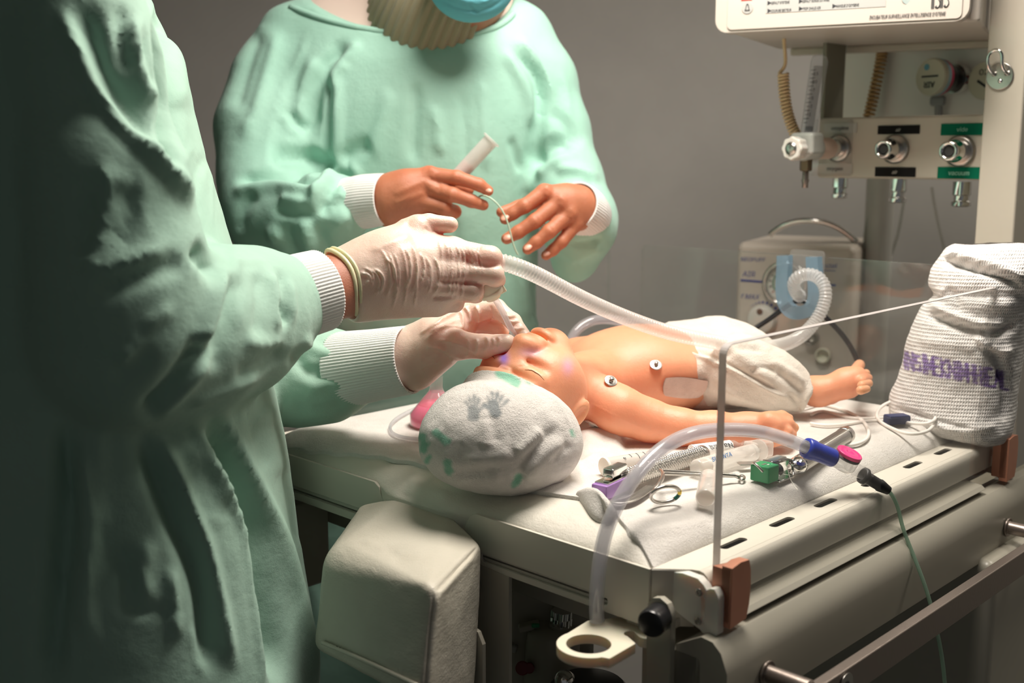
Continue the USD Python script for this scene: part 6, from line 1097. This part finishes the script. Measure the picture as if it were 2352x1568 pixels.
M_greyp = pm('pale_grey_print', (0.44, 0.44, 0.42), .5)
a, b = MF(1760, 34), MF(2034, 12); mon.part('alarm_field', prism(sg.box((MF(1760, 20) - m0) @ mx, MF(1760, 31)[2] - zm, (MF(2035, 12) - m0) @ mx, .26), frame(m0 - my * .0016, mx, BZ), .0003), M_greyp)
fx = mx
def mtext(s, x, y, h, **k):
    t_, f_ = text(s, h, MF(x, y, .0020), mx, BZ, .0003, center=False, **k); return t_, f_
for s_, x, y in (('DEFAUT SYSTEME', 1771, 10), ('COUPURE SECTEUR', 1771, 28), ('DEFAUT SONDE CUTANEE', 1843, 6), ('TROP CHAUD AIR', 1843, 23), ("MANQUE D'OXYGENE", 1920, 17)):
    mon.part('lettering', mtext(s_, x, y, .0030, shear=.1, wide=.62), M_print)
    p_ = MF(x - 8, y - 3, .0018); mon.part('arrow', prism([(0, -.0026), (.0050, 0), (0, .0026)], frame(p_, mx, BZ), .0004), M_print)
mon.part('lettering', mtext('INCUBATEUR SURVEILLANCE INTELLIGENCE SYSTEME', 1996, 44, .0040, shear=.22, wide=.575), M_print)
for k, dx in enumerate((0, 9, 20, 29)):
    ch_ = 'ISIS'[k]; p_ = MF(2139 + dx, 20 - .3 * dx / 3, .002)
    if ch_ == 'I': mon.part('logo', cat(*[rboxat(p_ + mx * (.0012 * j) + BZ * .012, (.0008, .024, .0004), mx + BZ * 0, BZ + mx * .08, .0001, 2) for j in range(3)]), M_print)
    else: mon.part('logo', cat(*[sweep(spline([p_ + mx * .0006 * j - mx * .0005 + BZ * (.002 + .0005 * j), p_ + mx * .003 + BZ * .0008, p_ + mx * .0050 + BZ * .005, p_ + mx * .0032 + BZ * .010, p_ + mx * .0012 + BZ * .0145, p_ + mx * .0016 + BZ * .020, p_ + mx * .0045 + BZ * .023], 20) - my * 0, .0005, 5) for j in (0, 2)]), M_print)
bc = MF(1717, 18, .0016); mon.part('bell_key', cyl(bc, bc - my * .0006, .0072, 32), M_greyp); mon.part('bell_mark', sweep(np.vstack([spline([bc - my * .001 + mx * x_ + BZ * y_ for x_, y_ in ((-.0032, -.003), (-.0020, -.001), (-.0012, .003), (0, .0045), (.0012, .003), (.0020, -.001), (.0032, -.003))], 24), (bc - my * .001 - mx * .0032 - BZ * .003)[None]]), .0004, 5), M_print)
mon.part('red_key', rboxat(MF(1715, -4, .0016), (.014, .006, .0006), mx, BZ, .0002, 2), pm('red_key', (0.5, 0.06, 0.05), .5)); mon.part('blue_key', cyl(MF(2090, -8, .0016), MF(2090, -8, .0022), .0095, 28), pm('pale_blue_key', (0.50, 0.60, 0.58), .5))
mon.part('gasket', rboxat(m0 + mx * (mw / 2 + .02) + my * (md + .020) - BZ * .004, (mw * .9, .012, .010), mx, my, .002), M_panelp)
mon.part('arm', rboxat(m1 + my * (md + .02) - mx * .02 + BZ * .10, (.08, .10, .12), mx, my, .006), M_panelp)
# thin lines hanging behind the bed
M_line = clear('grey_clear_line', (0.86, 0.86, 0.84), haze=.3, hazec=(.5, .5, .46))
for pts, lab in (([(2035, 440), (2008, 470), (1990, 520), (1984, 580), (1990, 700)], 'thin clear line hanging left below the gas panel'), ([(2076, 462), (2066, 520), (2044, 590), (2010, 650), (1990, 720)], 'thin clear line curving down below the middle nozzle'), ([(2140, 430), (2150, 490), (2166, 560), (2190, 640)], 'thin clear line hanging right below the gas panel')):
    solo('hanging_line', tube([P(x, y, 1.76) for x, y in pts], .0026, 8), M_line, lab, 'tube', True)
# the warmer's lamp head over the bed, carried by an arm from the post (above the frame)
lh = Thing('warmer_lamp', 'round cream lamp hood on an arm above the warmer bed', 'lamp', (.20, 1.11, 2.02))
hc2 = np.array([.20, 1.11, 2.02])
lh.part('hood', lathe([(.245, 0), (.262, 0), (.268, .05), (.24, .10), (.12, .125), (0, .128), (0, .115), (.115, .112), (.228, .09), (.252, .05), (.245, 0)], hc2, BZ, 48), M_panelp, True)
a_, b_ = np.array([pc_[0], pc_[1], 2.0]), hc2 + BZ * .14
lh.part('arm', sweep(spline([a_ - BZ * .07, a_ + BZ * .06, (a_ + b_) / 2 + BZ * .10, b_], 30), .022, 20), M_panelp, True)
# ---------------------------------------------------------------- below the bed
M_jar = pm('cream_jar', (0.34, 0.31, 0.25), .4); Yu = 1.10
jar = Thing('suction_jar', 'cream jar with fluted chrome cap below the bed', 'jar', P(1262, 1700, Yu))
jc = P(1270, 1450, Yu); s_ = mpp(jc)
jar.part('jar', lathe([(0, 0), (.020, 0), (.026, -.006), (.028, -.02), (.030, -.06), (.030, -.11), (.026, -.12), (0, -.12)], jc + BZ * .006, BZ, 36), M_jar, True)
jar.part('neck', cyl(P(1286, 1450, Yu), P(1288, 1432, Yu), .012), M_jar); jar.part('cap', knurl(P(1288, 1436, Yu), P(1291, 1402, Yu), .0105, 48, .09, .05), M_chrome, 25, label='fluted chrome cap')
jar.part('spout', rboxat(P(1215, 1438, Yu), (.022, .012, .007), (1, 0, .25), (0, 1, 0), .002), M_jar); jar.part('mark', rboxat(P(1230, 1436, Yu - .008), (.008, .004, .004), r=.001), M_grn)
M_redk = pm('dark_red_knob', (0.16, 0.012, 0.014), .4); jar.part('tap', cat(cyl(P(1200, 1534, Yu - .03), P(1200, 1534, Yu - .012), .0072), cyl(P(1215, 1534, Yu - .03), P(1215, 1534, Yu - .012), .0055)), M_redk, label='dark red twin tap'); jar.part('bracket', rboxat(P(1265, 1520, Yu + .03), (.09, .03, .18), r=.006), M_jar)
bar = Thing('support_bar', 'black diagonal bar below the bed behind the jar', 'bar', P(1200, 1430, 1.16)); a, b = P(1080, 1478, 1.20), P(1330, 1362, 1.20)
bar.part('bar', rboxat((a + b) / 2, (np.linalg.norm(b - a) + .04, .03, .024), b - a, (0, 1, 0), .003), M_black)
tb = Thing('tube_bundle', 'bundle of black and grey tubes below the bed left of the jar', 'tubes', P(1150, 1600, 1.12)); M_gt = pm('grey_tube', (0.40, 0.39, 0.36), .35)
for pts, m_ in (([(1105, 1500), (1130, 1482), (1150, 1476)], M_gt), ([(1104, 1518), (1130, 1500), (1158, 1482), (1172, 1480)], M_black), ([(1136, 1560), (1134, 1530), (1146, 1500), (1168, 1486)], M_gt), ([(1160, 1600), (1160, 1540), (1168, 1490)], M_gt), ([(1174, 1600), (1174, 1540), (1176, 1488)], M_black), ([(1184, 1600), (1184, 1540), (1184, 1490)], M_gt), ([(1120, 1600), (1126, 1565), (1150, 1560), (1166, 1552)], M_gt), ([(1108, 1525), (1130, 1540), (1160, 1556)], M_black)):
    tb.part('tube', tube([P(x, y, 1.12) for x, y in pts], .0026, 8, 40), m_, True)
tb.part('clamp', rboxat(P(1150, 1478, 1.115), (.036, .012, .008), (1, 0, -.3), (0, 1, 0), .002), M_gt)
tb.part('bag', SDF().ell(P(1150, 1600, 1.17), np.eye(3), (.05, .02, .06), .01).mesh(.005), pm('blue_bag', (0.03, 0.055, 0.10), .5), True)
cj = Thing('canister', 'dark clear canister with chrome knob below the ring holder', 'canister', P(1350, 1650, 1.0)); cjc = P(1352, 1600, 1.02)
cj.part('canister', lathe([(0, 0), (.034, 0), (.038, -.004), (.038, -.10), (0, -.10)], cjc + BZ * .014, BZ, 36), pm('dark_canister', (0.05, 0.055, 0.06), .25), True); cj.part('knob', lathe([(0, 0), (.008, 0), (.0095, .003), (.0095, .010), (.006, .014), (0, .0145)], P(1296, 1572, 1.0), BZ * .8 - FW * .3, 24), M_chrome, True)
# floor-standing cabinet in the dark behind the rail, and the cover at the far right
cb_ = Thing('cabinet', 'dark grey equipment cabinet in the shade at the right, past the pedestal', 'cabinet', (1.15, 1.75, 0))
cb_.part('body', rboxat((1.20, 1.80, .43), (.45, .4, .84), BL, BW, .01), M_enamel2); cb_.part('door', rboxat(np.array([1.20, 1.80, .43]) - BL * .228, (.012, .36, .76), BL, BW, .004), M_enamel2); cb_.part('handle', rboxat(np.array([1.20, 1.80, .62]) - BL * .24 + BW * .13, (.012, .012, .12), BL, BW, .003), M_steel)
